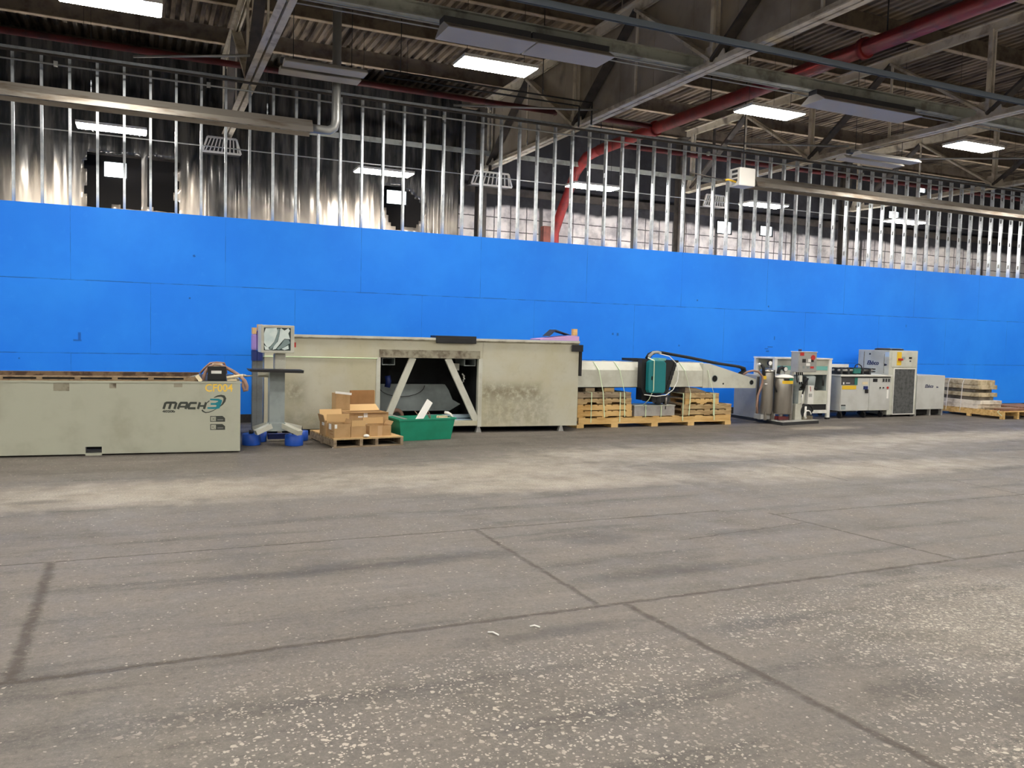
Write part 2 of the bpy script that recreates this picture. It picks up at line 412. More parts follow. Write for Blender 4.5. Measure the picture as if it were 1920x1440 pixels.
# ---- blue plywood boarding
def wall_mat():
    t = NT('blue_painted_plywood'); tc = t.n('ShaderNodeTexCoord'); v = tc.outputs['Object']
    s = t.sep(v); x, z = s[0], s[2]
    n1 = t.noise(v, .7, 4); n2 = t.noise(v, 7, 5, .7)
    c = t.mix(t.step(n1, .35, .7), rgb(26, 128, 246), rgb(34, 138, 252))
    c = t.mix(t.math('MULTIPLY', t.step(n2, .55, .8), .3), c, rgb(56, 150, 254))
    wob = t.math('MULTIPLY', t.math('SUBTRACT', t.noise(v, 6, 4), .5), .012)
    def line(co, w, lo=-.001):
        return t.step(t.math('ABSOLUTE', t.math('ADD', co, wob)), w, lo)
    fade = t.step(t.noise(v, 2.6, 3, .6), .38, .6)
    h1 = line(t.math('SUBTRACT', z, 1.219), .009); h2 = line(t.math('SUBTRACT', z, 2.438), .010)
    def vert(off, zlo, zhi):
        k = t.math('DIVIDE', t.math('SUBTRACT', x, off), 2.4384)
        fr = t.math('MULTIPLY', t.math('SUBTRACT', k, t.math('ROUND', k)), 2.4384)
        inz = t.math('MULTIPLY', t.math('GREATER_THAN', z, zlo), t.math('LESS_THAN', z, zhi))
        return t.math('MULTIPLY', line(fr, .006), inz)
    vs_ = t.math('MAXIMUM', vert(X0+2*.4064, 2.438, 9), t.math('MAXIMUM', vert(X0+5*.4064, 1.219, 2.438), vert(X0+2*.4064, -1, 1.219)))
    m = t.math('MAXIMUM', t.math('MAXIMUM', h1, h2), t.math('MULTIPLY', vs_, .8))
    # scuffs and gouges, sparse
    vo = t.n('ShaderNodeTexVoronoi'); vo.inputs['Scale'].default_value = 1.3; t.l(v, vo.inputs['Vector'])
    sp = t.math('MULTIPLY', t.step(t.math('ADD', vo.outputs['Distance'], t.math('MULTIPLY', n2, .08)), .075, .06), .7)
    for px, py, hw, hh in ((1444, 650.5, .075, .012), (1437, 654, .05, .01), (1439, 658.5, .045, .018), (1437, 671, .018, .03), (1452, 634, .012, .04), (149, 631, .02, .07), (145, 638, .06, .012), (1149, 626, .02, .02), (1158, 627, .022, .03), (1273, 648, .016, .016), (1699, 611, .01, .03)):
        a, b = pY(px, py, D)
        q = t.math('MAXIMUM', t.math('SUBTRACT', t.math('ABSOLUTE', t.math('SUBTRACT', t.math('ADD', x, wob), a)), hw), t.math('SUBTRACT', t.math('ABSOLUTE', t.math('SUBTRACT', t.math('ADD', z, wob), b)), hh))
        sp = t.math('MAXIMUM', sp, t.step(q, .010, -.008, 0, .6))
    m = t.math('MULTIPLY', m, t.step(fade, 0, 1, .35, 1))
    c = t.mix(t.math('MAXIMUM', m, sp), c, rgb(14, 58, 140))
    t.l(c, t.b.inputs['Base Color']); t.b.inputs['Roughness'].default_value = .55
    t.b.inputs['Specular IOR Level'].default_value = .3
    t.bump(t.math('SUBTRACT', t.math('MULTIPLY', n2, .3), m), .25, .006)
    return t.m
struct(MB().box(-9, 36, D, D+.018, 0, HB).build('wall_back', wall_mat()))
struct(MB().box(-9, 36, D-.012, D-.0005, .0, .15).build('baseboard_back', 'rubblack'))
# ---- outer walls
gw = mat('outer_wall_paint', (132, 130, 126), .8, 0, (112, 108, 104), 1)
struct(MB().box(-16.2, -16, -14, YB+.2, 0, ZR).build('wall_left', gw))
struct(MB().box(42, 42.2, -14, YB+.2, 0, ZR).build('wall_right', gw))
struct(MB().box(-16, 42, -14.2, -14, 0, ZR).build('wall_front', gw))
# ---- rear block wall: white painted blocks below, dark above
def block_mat():
    t = NT('painted_block'); tc = t.n('ShaderNodeTexCoord'); v = tc.outputs['Object']
    s = t.sep(v); x, z = s[0], s[2]
    wob = t.math('MULTIPLY', t.math('SUBTRACT', t.noise(v, 5, 4), .5), .03)
    def grid(c, off, p, w):
        k = t.math('DIVIDE', t.math('SUBTRACT', c, off), p)
        f = t.math('MULTIPLY', t.math('SUBTRACT', k, t.math('ROUND', k)), p)
        return t.step(t.math('ABSOLUTE', t.math('ADD', f, wob)), w, w*.3)
    crack = t.math('MAXIMUM', grid(x, 11.05, .5, .022), grid(z, 5.0, .38, .02))
    big = grid(x, 13.6, 3.1, .09)
    n = t.noise(v, 1.3, 5, .65)
    c = t.mix(t.step(n, .42, .68), rgb(242, 236, 232), rgb(176, 170, 170))
    c = t.mix(t.math('MULTIPLY', t.math('MAXIMUM', crack, big), .9), c, rgb(32, 30, 32))
    edge = t.math('ADD', z, t.math('MULTIPLY', t.math('SUBTRACT', t.noise(v, .8, 3), .5), .5))
    c = t.mix(t.step(edge, 5.2, 5.35), c, t.mix(t.step(n, .4, .6), rgb(40, 40, 44), rgb(58, 58, 62)))
    c = t.mix(t.step(x, 7.5, 7.4), c, rgb(38, 36, 36))
    t.l(c, t.b.inputs['Base Color']); t.b.inputs['Roughness'].default_value = .8
    return t.m
WINS = [(-.82, -.29, 5.11, 5.52), (5.91, 6.51, 5.08, 5.5), (16.69, 17.3, 5.09, 5.52), (18.42, 18.97, 5.14, 5.5), (2.29, 3.0, 7.2, 7.55), (25.5, 25.9, 7.18, 7.4), (24.1, 24.65, 6.15, 6.45)]
bw = MB(); xs_ = sorted(set([-16.0, 42.0]+[w[0] for w in WINS]+[w[1] for w in WINS]))
for a, b in zip(xs_, xs_[1:]):
    hole_ = [w for w in WINS if w[0] <= a and w[1] >= b]
    if hole_:
        w = hole_[0]; bw.box(a, b, YB, YB+.2, 0, w[2]); bw.box(a, b, YB, YB+.2, w[3], ZR)
    else: bw.box(a, b, YB, YB+.2, 0, ZR)
struct(bw.build('wall_rear', block_mat()))
for i, (a, b, z0, z1) in enumerate(WINS):
    f = MB(); e = .035
    f.box(a, a+e, YB-.03, YB+.1, z0, z1).box(b-e, b, YB-.03, YB+.1, z0, z1).box(a+e, b-e, YB-.03, YB+.1, z0, z0+e).box(a+e, b-e, YB-.03, YB+.1, z1-e, z1)
    o = struct(f.build('window_%d' % (i+1), 'darkin')); FR[o.name] = Matrix.Identity(4)
    MB().box(a+e, b-e, YB+.02, YB+.04, z0+e, z1-e).build('pane', 'winlit', o)

# ---- plastic sheeting hung in front of the rear wall, torn open at two windows
def curtain():
    bm = bmesh.new(); YC = 20.45; xs = [-9+.06*i for i in range(int((7.5+9)/.06)+1)]; zs = [3.0+.09*i for i in range(int((7.85-3.0)/.09)+1)]
    rnd = random.Random(3); ph = [rnd.uniform(0, 6.28) for _ in range(6)]
    def off(x, z):
        f = .5+.5*math.sin(x*.9+ph[5])
        return (.05*math.sin(9*x+ph[0]+.5*math.sin(z*1.3)) + .03*math.sin(19*x+ph[1]+.35*z) + .018*math.sin(37*x+ph[2]-.5*z))*(.45+.8*f) + .05*math.sin(2.1*x+ph[3]) + .02*math.sin(3*z+x)
    V = [[bm.verts.new((x, YC+off(x, z), z)) for z in zs] for x in xs]
    def torn(x, z):
        r = .10*math.sin(9*x)+.08*math.sin(13*z+1)
        if -1.12+r*.4 < x < .72+r*.5 and 4.25+abs(r)*.5 < z < 5.42+r*.5 and not (-.02 < x < .10): return True
        if 5.5 < x < 6.16 and 4.8 < z < 5.3+r*.3: return True
        return ((x-6.02)/.46)**2+((z-4.78)/.47)**2 < 1+r*1.6
    for i in range(len(xs)-1):
        for j in range(len(zs)-1):
            x, z = xs[i]+.03, zs[j]+.045
            if torn(x, z): continue
            f = bm.faces.new((V[i][j], V[i+1][j], V[i+1][j+1], V[i][j+1])); f.smooth = True
    me = bpy.data.meshes.new('plastic_curtain'); bm.to_mesh(me); bm.free()
    t = NT('plastic_sheeting'); tc = t.n('ShaderNodeTexCoord'); v = tc.outputs['Object']
    mp = t.n('ShaderNodeMapping'); mp.inputs['Scale'].default_value = (3.2, 1, .35); t.l(v, mp.inputs[0])
    n = t.noise(mp.outputs[0], 1.6, 6, .65); z = t.sep(v)[2]; big = t.noise(v, .55, 3)
    c = t.mix(t.step(n, .38, .68), rgb(44, 46, 48), rgb(98, 96, 93))
    X = t.sep(v)[0]
    def bump_(c0, w): return t.step(t.math('ABSOLUTE', t.math('SUBTRACT', X, c0+.75)), w, w*.25)
    where = t.math('MAXIMUM', t.math('MAXIMUM', bump_(4.9, 1.9), bump_(-1.9, 1.0)), t.math('MAXIMUM', bump_(1.0, .6), t.math('MULTIPLY', t.step(big, .4, .6), .5)))
    low = t.math('MULTIPLY', t.step(t.math('ADD', z, t.math('MULTIPLY', t.math('SUBTRACT', n, .5), 2.2)), 2.3, 1.25), where)
    c = t.mix(low, c, rgb(208, 196, 180))  # pale tint low on the sheet paints in light coming from below
    t.l(c, t.b.inputs['Base Color']); t.b.inputs['Roughness'].default_value = .24
    t.b.inputs['Metallic'].default_value = .35
    me.materials.append(t.m)
    o = bpy.data.objects.new('plastic_curtain', me); COL.objects.link(o)
    o.modifiers.new('thick', 'SOLIDIFY').thickness = .004
    tag(o, 'wrinkled grey plastic sheeting hung behind the bare studs with two torn openings', 'plastic sheet')
curtain()
# ---- metal studs above and behind the boarding
ORD = ['first', 'second', 'third', 'fourth', 'fifth', 'sixth', 'seventh', 'eighth', 'ninth', 'tenth', 'eleventh', 'twelfth', 'thirteenth', 'fourteenth', 'fifteenth', 'sixteenth', 'seventeenth', 'eighteenth', 'nineteenth']
def ordinal(n):
    if n <= 19: return ORD[n-1]
    tens = {2: ('twentieth', 'twenty'), 3: ('thirtieth', 'thirty'), 4: ('fortieth', 'forty'), 5: ('fiftieth', 'fifty'), 6: ('sixtieth', 'sixty')}[n//10]
    return tens[0] if n % 10 == 0 else tens[1]+'-'+ORD[n % 10-1]
YS0, YS1 = D+.019, D+.111
def stud_mat():
    t = NT('galvanized_stud'); v = t.coord(); z = t.sep(v)[2]; n = t.noise(v, 9, 4)
    c = t.mix(t.step(n, .35, .7), rgb(214, 220, 224), rgb(188, 196, 204))
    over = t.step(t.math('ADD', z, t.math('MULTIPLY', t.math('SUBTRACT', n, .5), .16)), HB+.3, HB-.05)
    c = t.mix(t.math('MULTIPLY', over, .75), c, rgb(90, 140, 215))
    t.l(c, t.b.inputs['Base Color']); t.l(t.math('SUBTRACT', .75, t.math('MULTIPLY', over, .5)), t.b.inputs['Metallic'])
    t.b.inputs['Roughness'].default_value = .42
    return t.m
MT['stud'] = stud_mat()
sb = MB(); holes = [(3.95+.61*k) for k in range(4)]
zc = 0.02
ym = (YS0+YS1)/2
for h in holes+[None]:
    z1 = (h-.05) if h else HT-.03
    sb.box(-.020, -.0185, YS0, YS1, zc, z1)
    if h: sb.box(-.020, -.0185, YS0, ym-.019, z1, h+.05).box(-.020, -.0185, ym+.019, YS1, z1, h+.05); zc = h+.05
for yy in (YS0, YS1-.0015): sb.box(-.020, .0205, yy, yy+.0015, .02, HT-.03)
for yy in (YS0, YS1-.012): sb.box(.019, .0205, yy, yy+.012, .02, HT-.03)
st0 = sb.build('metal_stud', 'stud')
for i in range(61):
    o = st0 if i == 0 else st0.copy()
    if i: COL.objects.link(o)
    o.location = (X0+.4064*i, 0, 0); o['category'] = 'metal stud'; o['group'] = 'bare metal studs above the blue boarding'
    o['label'] = 'bare galvanized stud above the blue boarding, %s from the left edge of the photo' % ordinal(i+1)
for i in list(range(-4, 0))+list(range(61, 76)):
    o = st0.copy(); COL.objects.link(o); o.location = (X0+.4064*i, 0, 0); o['group'] = 'bare metal studs outside the photo'
    o['label'] = 'bare galvanized stud above the blue boarding, outside the edges of the photo'
tk = MB()
tk.box(-4, 29, YS0-.006, YS1+.004, HT-.003, HT).box(-4, 29, YS0-.006, YS0-.004, HT-.05, HT-.003).box(-4, 29, YS1+.002, YS1+.004, HT-.05, HT-.003)
tag(tk.build('top_track', 'galv'), 'galvanized top track capping the row of bare metal studs', 'metal track')
# ---- steel roof trusses
ZC = 6.0
YBN = [20.3, 15.6, 11.0, 6.4, 1.8, -2.8, -7.4]
YTN = [18.0, 13.3, 8.7, 4.1, -.5, -5.1]
ZT0, ZT1 = 7.62, 7.80
def truss(X, label, curtain=False):
    t = thing('roof_truss', label, 'roof truss', (X, YBN[0], ZC), 0, 'steel roof trusses')
    c = MB()
    for sgn in (-1, 1):
        a, b = sorted((sgn*.018, sgn*.115))
        c.box(X+a, X+b, -13.9, 20.6, ZC, ZC+.02); a, b = sorted((sgn*.018, sgn*.036)); c.box(X+a, X+b, -13.9, 20.6, ZC+.02, ZC+.125)
    c.build('bottom_chord', 'truss', t)
    c = MB()
    for sgn in (-1, 1):
        a, b = sorted((sgn*.018, sgn*.105)); c.box(X+a, X+b, -13.9, 20.6, ZT1-.02, ZT1)
        a, b = sorted((sgn*.018, sgn*.036)); c.box(X+a, X+b, -13.9, 20.6, ZT0, ZT1-.02)
    c.build('top_chord', 'truss', t)
    zb, zt = ZC+.1, ZT0+.04
    for i, yt in enumerate(YTN):
        for yb in (YBN[i], YBN[i+1]):
            m = MB()
            for sgn in (-1, 1): m.bar((X+sgn*.045, yb, zb), (X+sgn*.045, yt, zt), .05, .09, (1, 0, 0))
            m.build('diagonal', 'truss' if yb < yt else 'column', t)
    for yb in YBN:
        m = MB()
        for sgn in (-1, 1): m.box(X+sgn*.045-.02, X+sgn*.045+.02, yb-.04, yb+.04, zb, zt)
        m.build('vertical', 'truss', t)
        MB().prism([(yb-.28, ZC+.1), (yb+.28, ZC+.1), (yb+.2, ZC+.36), (yb-.2, ZC+.36)], 'x', X-.012, X+.012).build('gusset_plate', 'truss', t)
    for yt in YTN:
        MB().box(X-.015, X+.015, yt-.025, yt+.025, zb, zt).build('hanger', 'truss', t)
    return t
TX = [1.75, 8.25, 14.62, 21.1, 27.6]
truss(1.75, 'cream roof truss whose bottom chord rises steeply at the left, above the louvred heater')
truss(8.25, 'roof truss closed with grey sheeting, crossing the middle of the ceiling')
truss(14.62, 'open roof truss right of the grey sheeted one, running above the white burner box')
truss(21.1, 'rightmost roof truss, its bottom chord meeting the right edge of the photo')
truss(-4.75, 'roof truss beyond the left edge of the photo')
# sheet closing the second truss
c = MB()
for ya, yb, za, zb in ((5.5, 11.4, ZC+.03, ZR-.05), (11.4, 11.7, ZC+.36, ZR-.05), (11.7, 16.7, ZC+.03, ZR-.05), (16.7, 16.9, ZC+.03, 6.58), (16.7, 16.9, 6.74, ZR-.05), (16.9, 20.5, ZC+.03, ZR-.05)):
    c.box(8.25+.125, 8.25+.135, ya, yb, za, min(zb, ZT1-.001))
for k in range(13): c.box(8.25+.119, 8.25+.125, 6+1.15*k, 6.04+1.15*k, ZC+.1, ZR-.06)
tag(c.build('draft_curtain', 'curtgrey'), 'flat grey sheet closing the webs of the middle roof truss up to the deck', 'sheet panel')
# ---- columns under the trusses at the rear
for X, lab in ((1.75, 'dark steel column at the rear wall under the leftmost cream truss'), (8.25, 'dark steel column at the rear wall under the sheeted truss'), (14.62, 'dark steel column at the rear wall left of the two bright windows'), (21.1, 'dark steel column at the rear wall under the rightmost truss')):
    t = thing('steel_column', lab, 'column', (X, 20.85, 0), 0, 'rear steel columns')
    c = MB(); c.box(X-.12, X+.12, 20.72, 20.735, 0, 7.6).box(X-.12, X+.12, 20.965, 20.98, 0, 7.6).box(X-.008, X+.008, 20.735, 20.965, 0, 7.6); c.build('shaft', 'column', t)
    MB().box(X-.18, X+.18, 20.68, 21.02, 0, .025).build('base_plate', 'column', t)
    MB().box(X-.15, X+.15, 20.6, 20.98, 7.6, 7.63).build('cap_plate', 'column', t)
# ---- purlins
PY_ = [21.5, 19.35, 17.0, 14.72, 12.45, 10.15, 7.85, 5.5, 3.2, .9, -1.4, -3.7, -6, -8.3, -10.6]
for i, y in enumerate(PY_):
    t = thing('roof_purlin', 'brown roof purlin with a pale bottom flange, %s back from the rear wall' % ordinal(i+1), 'purlin', (13, y, ZT1), 0, 'roof purlins under the deck')
    MB().box(-15.9, 41.9, y-.01, y+.01, ZT1+.016, ZR-.046).build('web', 'purlin', t)
    MB().box(-15.9, 41.9, y-.06, y+.06, ZT1+.001, ZT1+.016).build('bottom_flange', 'flange', t)
# ---- struts along the building at bottom chord level
def run(name, y, z, x0, x1, w, h, m, label, cat):
    c = MB(); c.box(x0, x1, y-w/2, y+w/2, z, z+.018).box(x0, x1, y-w/2, y+w/2, z+h-.018, z+h).box(x0, x1, y-.012, y+.012, z+.018, z+h-.018)
    return tag(c.build(name, m), label, cat)
run('steel_strut', 11.55, ZC+.13, -15.9, 41.9, .16, .2, 'strut', 'grey steel strut crossing all trusses above the white unlit fixtures', 'steel strut')
c = MB(); c.box(-15.9, 41.9, 9.72, 9.725, 5.87, 5.95).box(-15.9, 41.9, 9.775, 9.78, 5.87, 5.95).box(-15.9, 41.9, 9.725, 9.775, 5.945, 5.95)
tag(c.build('strut_channel', 'unistrut'), 'blue grey slotted channel slung under the trusses, nearest across the top', 'channel')
for i, (y, z, r, m, lab) in enumerate([(11.56, 6.10, .014, 'pipegalv', 'upper thin conduit strapped under the grey steel strut'), (11.62, 6.06, .012, 'pipegalv', 'lower thin conduit strapped under the grey steel strut'),
        (15.4, 5.83, .016, 'pipegalv', 'thin conduit with pale couplings running just in front of the stud tops'), (15.25, 5.93, .022, 'column', 'thicker brown conduit running just above the thin one at the stud tops'),
        (19.6, pY(300, 264, 19.6)[1], .014, 'pipegalv', 'thin cable run behind the studs passing under the rear lights')]):
    c = MB().tube([(-15, y, z), (41, y, z)], r, 8)
    if i == 2:
        for xx in (-1.25, 1.05, 5.3, 11.5, 16.1, 20.4): c.box(xx-.03, xx+.03, y-.03, y+.03, z-.03, z+.05)
    tag(c.build('conduit', m), lab, 'conduit', 'conduits along the stud wall' if i in (2, 3) else None)
for pts, lab in ((((-.12, 15.5), (1.62, 14.5)), 'slim galvanized brace at the upper left meeting the cream truss'), (((5.57, 15.63), (8.2, 14.55)), 'slim galvanized brace meeting the sheeted truss at the stud tops'),
        (((12.1, 15.5), (14.6, 14.4)), 'slim galvanized brace above the white burner box'), (((16.2, 15.0), (19.2, 13.1)), 'slim galvanized brace at the right, under the rightmost lit panel')):
    (xa, ya), (xb, yb) = pts
    tag(MB().tube([(xa, ya, 6.16), (xb, yb, 6.16)], .022, 8).build('brace_pipe', 'pipegalv'), lab, 'brace', 'slim wall braces')
c = MB(); gy, gz = pX(1110, 193, 8.08)
c.tube([(3.9, gy, gz), (8.08, gy, gz), (8.08, gy, gz-.42)], .02, 8).tube([(3.9, gy, gz-.1), (7.8, gy, gz-.1), (7.8, gy, gz-.5)], .02, 8)
for xx in (4.2, 7.0): c.tube([(xx, gy, gz+.02), (xx, gy, ZR-.04)], .008, 6)
tag(c.build('black_pipe', 'dark'), 'pair of black gas pipes turning down beside the sheeted truss', 'pipe')
zg = pY(780, 272, 20.25)[1]
struct(MB().box(-15.9, 41.9, 20.20, 20.24, zg-.06, zg+.06).build('trim_2', 'strut'))
# ---- rear dark band over the block wall
struct(MB().box(-15.9, 41.9, YB-.12, YB-.001, 5.62, 5.82).build('trim_1', 'column'))
# ---- red sprinkler main
t = thing('sprinkler_main', 'thick dark red sprinkler main running back along the ceiling at the right', 'pipe', (11.0, 8, 6.5))
MB().tube([(11.0, -13.5, 6.62), (11.0, 19.4, 6.62)], .135, 18).build('pipe', 'redpipe', t)
MB().tube([(11.0, 19.4, 6.62), (10.95, 20.0, 6.55), (10.9, 20.5, 6.2), (10.7, 20.9, 5.2), (10.55, 21.0, 4.6), (10.52, 21.0, 0)], .13, 16).build('riser', 'redpipe', t)
for yy in (16.8, 10.6, 5.0):
    MB().cyl((11.0, yy-.05, 6.62), (11.0, yy+.05, 6.62), .175, 18).build('coupling', 'redpipe', t)
for yy in (19.35, 14.72, 10.15, 5.5):
    MB().tube([(11.0, yy, 6.75), (11.0, yy, ZT1+.003)], .012, 6).build('hanger_rod', 'dark', t)
tag(MB().tube([(-15, 16.8, 6.66), (10.87, 16.8, 6.66)], .06, 12).build('sprinkler_branch', 'reddark'), 'dark red branch pipe along the stud wall at the left, joining the red main', 'pipe')
tag(MB().tube([(11.16, 18.7, 6.62), (41, 18.7, 6.62)], .06, 12).build('sprinkler_branch', 'reddark'), 'dark red branch pipe along the ceiling right of the red main', 'pipe')
tag(MB().box(10.02, 10.24, 20.6, 20.8, 0, 4.7).build('red_oxide_post', 'rustcol'), 'rusty red post behind the studs beside the red riser', 'post')
b_ = thing('ceiling_beacon', 'orange beacon sitting on the strut beside the sheeted truss', 'beacon', (8.62, 11.45, ZC+.33))
MB().lathe(8.62, 11.45, [(.09, ZC+.331), (.09, ZC+.36)]).build('base', 'dark', b_)
MB().lathe(8.62, 11.45, [(.085, ZC+.361), (.085, ZC+.44), (.05, ZC+.5), (.001, ZC+.52)]).build('lens', 'amber', b_)
# ---- lit ceiling panels
def lamp(x, y, z, label, group, lx=1.22, ly=.5, rodtop=ZR-.05):
    t = thing('ceiling_light', label, 'ceiling light', (x, y, z), 0, group)
    MB().box(x-lx/2, x+lx/2, y-ly/2, y+ly/2, z, z+.012).build('diffuser', 'lampface', t)
    f = MB(); f.box(x-lx/2-.015, x+lx/2+.015, y-ly/2-.015, y+ly/2+.015, z+.0125, z+.06); f.build('frame', 'panelwhite', t)
    for sx in (-1, 1):
        MB().tube([(x+sx*lx*.4, y, z+.06), (x+sx*lx*.4, y, rodtop)], .004, 6).build('hanger_wire', 'dark', t)
    return t
LX = [-.37, 5.12, 10.62, 16.1, 21.7]
front = ['lit panel light at the upper left corner of the photo', 'lit panel light at the centre just below the two long unlit fixtures', 'lit panel light right of the sheeted truss under the red main', 'lit panel light at the far right of the photo', 'lit panel light beyond the right edge of the photo']
for x, lab in zip(LX, front):
    lamp(x, 12.42, 5.92, lab, 'lit panel lights in front of the stud wall')
for (px, py), lab, Y in (((210, 243), 'lit panel light behind the studs at the left, with torn wires hanging', 18.4), ((720, 325), 'lit panel light behind the studs above the round torn hole', 18.2), ((1112, 352), 'lit panel light behind the studs left of the white burner box', 17.6), ((1432, 386), 'lit panel light behind the studs below the burner box', 17.6), ((1698, 417), 'lit panel light behind the studs at the right', 17.6)):
    x, z = pY(px, py, Y)
    o = lamp(x, Y, z, lab, 'lit panel lights behind the studs')
    if px == 210:
        w = MB()
        for dx in (-.4, .1, .25, .42): w.tube([(x+dx, Y-.2, z-.002), (x+dx+.03, Y-.2, z-.07), (x+dx+.08, Y-.21, z-.09 - .08*abs(dx))], .006, 6)
        w.build('torn_wire', 'label', o)
for yy in (6.4, .2, -6.0, -11.6):
    for x in (-10.9, -5.5, -.37, 5.12, 10.62, 16.1, 21.7, 27.2):
        lamp(x, yy, 5.92, 'lit panel light of the rows over the open floor, above the photo', 'lit panel lights over the open floor')
for x in (-10.9, -5.8, 27.2, 32.6):
    lamp(x, 12.42, 5.92, 'lit panel light of the wall row, outside the photo', 'lit panel lights outside the photo')
# ---- fill lights added out of view behind the boarding to brighten the rear wall
for k, x in enumerate((-1.6, 4.6, 9.6, 13.2, 17.0, 21.5, 26.5)):
    y, z = 18.3, 2.9
    t = thing('fill_light', 'unseen fill light added on a stand behind the blue boarding', 'fill light', (x, y, 0), 0, 'added fill lights behind the boarding')
    Rm = Matrix.Rotation(math.radians(35), 3, 'X'); pv = (x, y, z)
    MB().box(x-.4, x+.4, y+.0205, y+.03, z-.18, z+.18, Rm, pv).build('lamp_face', 'lampface', t)
    MB().box(x-.42, x+.42, y-.03, y+.02, z-.20, z+.20, Rm, pv).build('head', 'dark', t)
    MB().tube([(x, y, .45), (x, y, z-.1)], .018, 8).build('pole', 'dark', t)
    for j in range(3):
        a = j*2.094+.5; MB().tube([(x, y, .5), (x+.4*math.cos(a), y+.4*math.sin(a), .012)], .012, 6).build('leg', 'dark', t)
# ---- unlit white fluorescent fixtures
def unlit(x0, x1, y, z, label, twin=False):
    t = thing('fluorescent_fixture', label, 'light fixture', ((x0+x1)/2, y, z), 0, 'unlit white ceiling fixtures')
    w = .28
    prof = [(y-w, z), (y+w, z), (y+w, z+.015), (y+.09, z+.13), (y-.09, z+.13), (y-w, z+.015)]
    if twin:
        for k, yy in enumerate((y-.22, y+.22)):
            MB().prism([(yy-.15, z), (yy+.15, z), (yy+.15, z+.012), (yy+.07, z+.08), (yy-.07, z+.08), (yy-.15, z+.012)], 'x', x0+.02, x1-.02).build('reflector', 'reflgrey', t)
        MB().box(x0, x1, y-.06, y+.06, z+.081, z+.15).build('housing', 'fixdark', t)
    else:
        MB().prism(prof, 'x', x0, x1).build('reflector', 'reflgrey', t)
        MB().box(x0, x1, y-.10, y+.10, z+.131, z+.21).build('housing', 'fixdark', t)
    zt = ZC+.129
    for xx in (x0+.2, x1-.2):
        za = z+.15 if twin else z+.21
        MB().tube([(xx, y, za), (xx, y, ZR-.04)] if twin else [(xx, y, za), (xx, y, zt-.02), (xx, 11.5, zt-.008), (xx, 11.5, zt)], .006, 6).build('hanger_wire', 'dark', t)
unlit(3.80, 5.12, 11.22, 5.86, 'left one of two unlit white fixtures end to end above the central lit panel')
unlit(5.15, 6.42, 11.22, 5.86, 'right one of two unlit white fixtures end to end, reaching toward the sheeted truss')
unlit(2.02, 3.36, 13.88, 5.86, 'unlit twin reflector fixture right of the cream truss at the left', True)
unlit(10.72, 13.1, 11.45, 5.9, 'long unlit white fixture right of the third lit panel')
x_, z_ = pY(1590, 294, 13.4)
unlit(x_, x_+1.75, 13.4, z_, 'small unlit twin fixture below the right hand truss chord', True)
# ---- gas tube heaters hung in front of the studs
YH, ZH = 14.45, 5.0
def heater(x0, x1, label, burner):
    t = thing('tube_heater', label, 'heater', ((x0+x1)/2, YH, ZH), 0, 'tube heaters along the stud wall')
    s = MB(); o_ = [(YH-.19, ZH), (YH-.165, ZH+.09), (YH-.07, ZH+.22), (YH+.07, ZH+.22), (YH+.165, ZH+.09), (YH+.19, ZH)]
    i_ = [(y_ + (.006 if y_ < YH else -.006), z_-.008 if z_ > ZH else z_) for y_, z_ in o_]
    s.prism(o_+i_[::-1], 'x', x0, x1); s.build('reflector_hood', 'alu', t)
    MB().tube([(x0+.02, YH, ZH+.08), (x1-.02, YH, ZH+.08)], .05, 14).build('burner_tube', 'grime', t)
    n = int((x1-x0)/2.6)+1
    for k in range(n):
        xx = x0+.5+k*2.6
        if xx > x1-.1: break
        c = MB()
        for j in range(2): c.lathe(xx, YH, [(.008, ZH+.225+.1*j), (.012, ZH+.27+.1*j), (.008, ZH+.315+.1*j)], 6)
        c.build('hanging_chain', 'galv', t)
        MB().tube([(xx, YH, ZH+.40), (xx, YH, ZR-.04)], .003, 6).build('hanger_wire', 'dark', t)
    if burner:
        bx = x0-.05
        b = MB().box(bx-.42, bx, YH-.17, YH+.17, ZH-.02, ZH+.36); b.bevel(.02); bb = b.build('burner_box', 'panelwhite', t)
        for z0 in (.26, .16, .07): MB().box(bx-.424, bx-.4195, YH-.1, YH+.08, ZH+z0, ZH+z0+.055).build('louvre', 'fixdark', bb)
        MB().cyl((x0-.06, YH, ZH+.08), (x0+.02, YH, ZH+.08), .075, 14).build('tube_collar', 'pipegalv', t)
        MB().tube([(bx-.42, YH-.05, ZH+.06), (bx-.62, YH-.05, ZH+.09), (bx-.7, YH-.05, ZH+.07)], .022, 8).build('gas_hose', 'yel2', t)
        MB().tube([(bx-.7, YH-.05, ZH+.07), (bx-1.6, YH-.05, ZH+.14)], .012, 8).build('gas_pipe', 'column', t)
        MB().tube([(bx-.2, YH, ZH+.36), (bx-.2, YH, ZR-.04)], .01, 6).build('hanger_rod', 'dark', t)
    return t
h1 = heater(-9, 2.62, 'long metal tube heater hung in front of the studs at the upper left', False)
fx, fz = pY(630, 228, YH)
MB().tube([(2.6, YH, ZH+.1), (fx-.12, YH, ZH+.1), (fx-.03, YH, ZH+.16), (fx, YH, ZH+.28), (fx, YH, ZR-.04)], .075, 14).build('flue_elbow', 'pipegalv', h1)
heater(pY(1410, 340, YH)[0], 25, 'long metal tube heater with a white burner box, hung at the right', True)
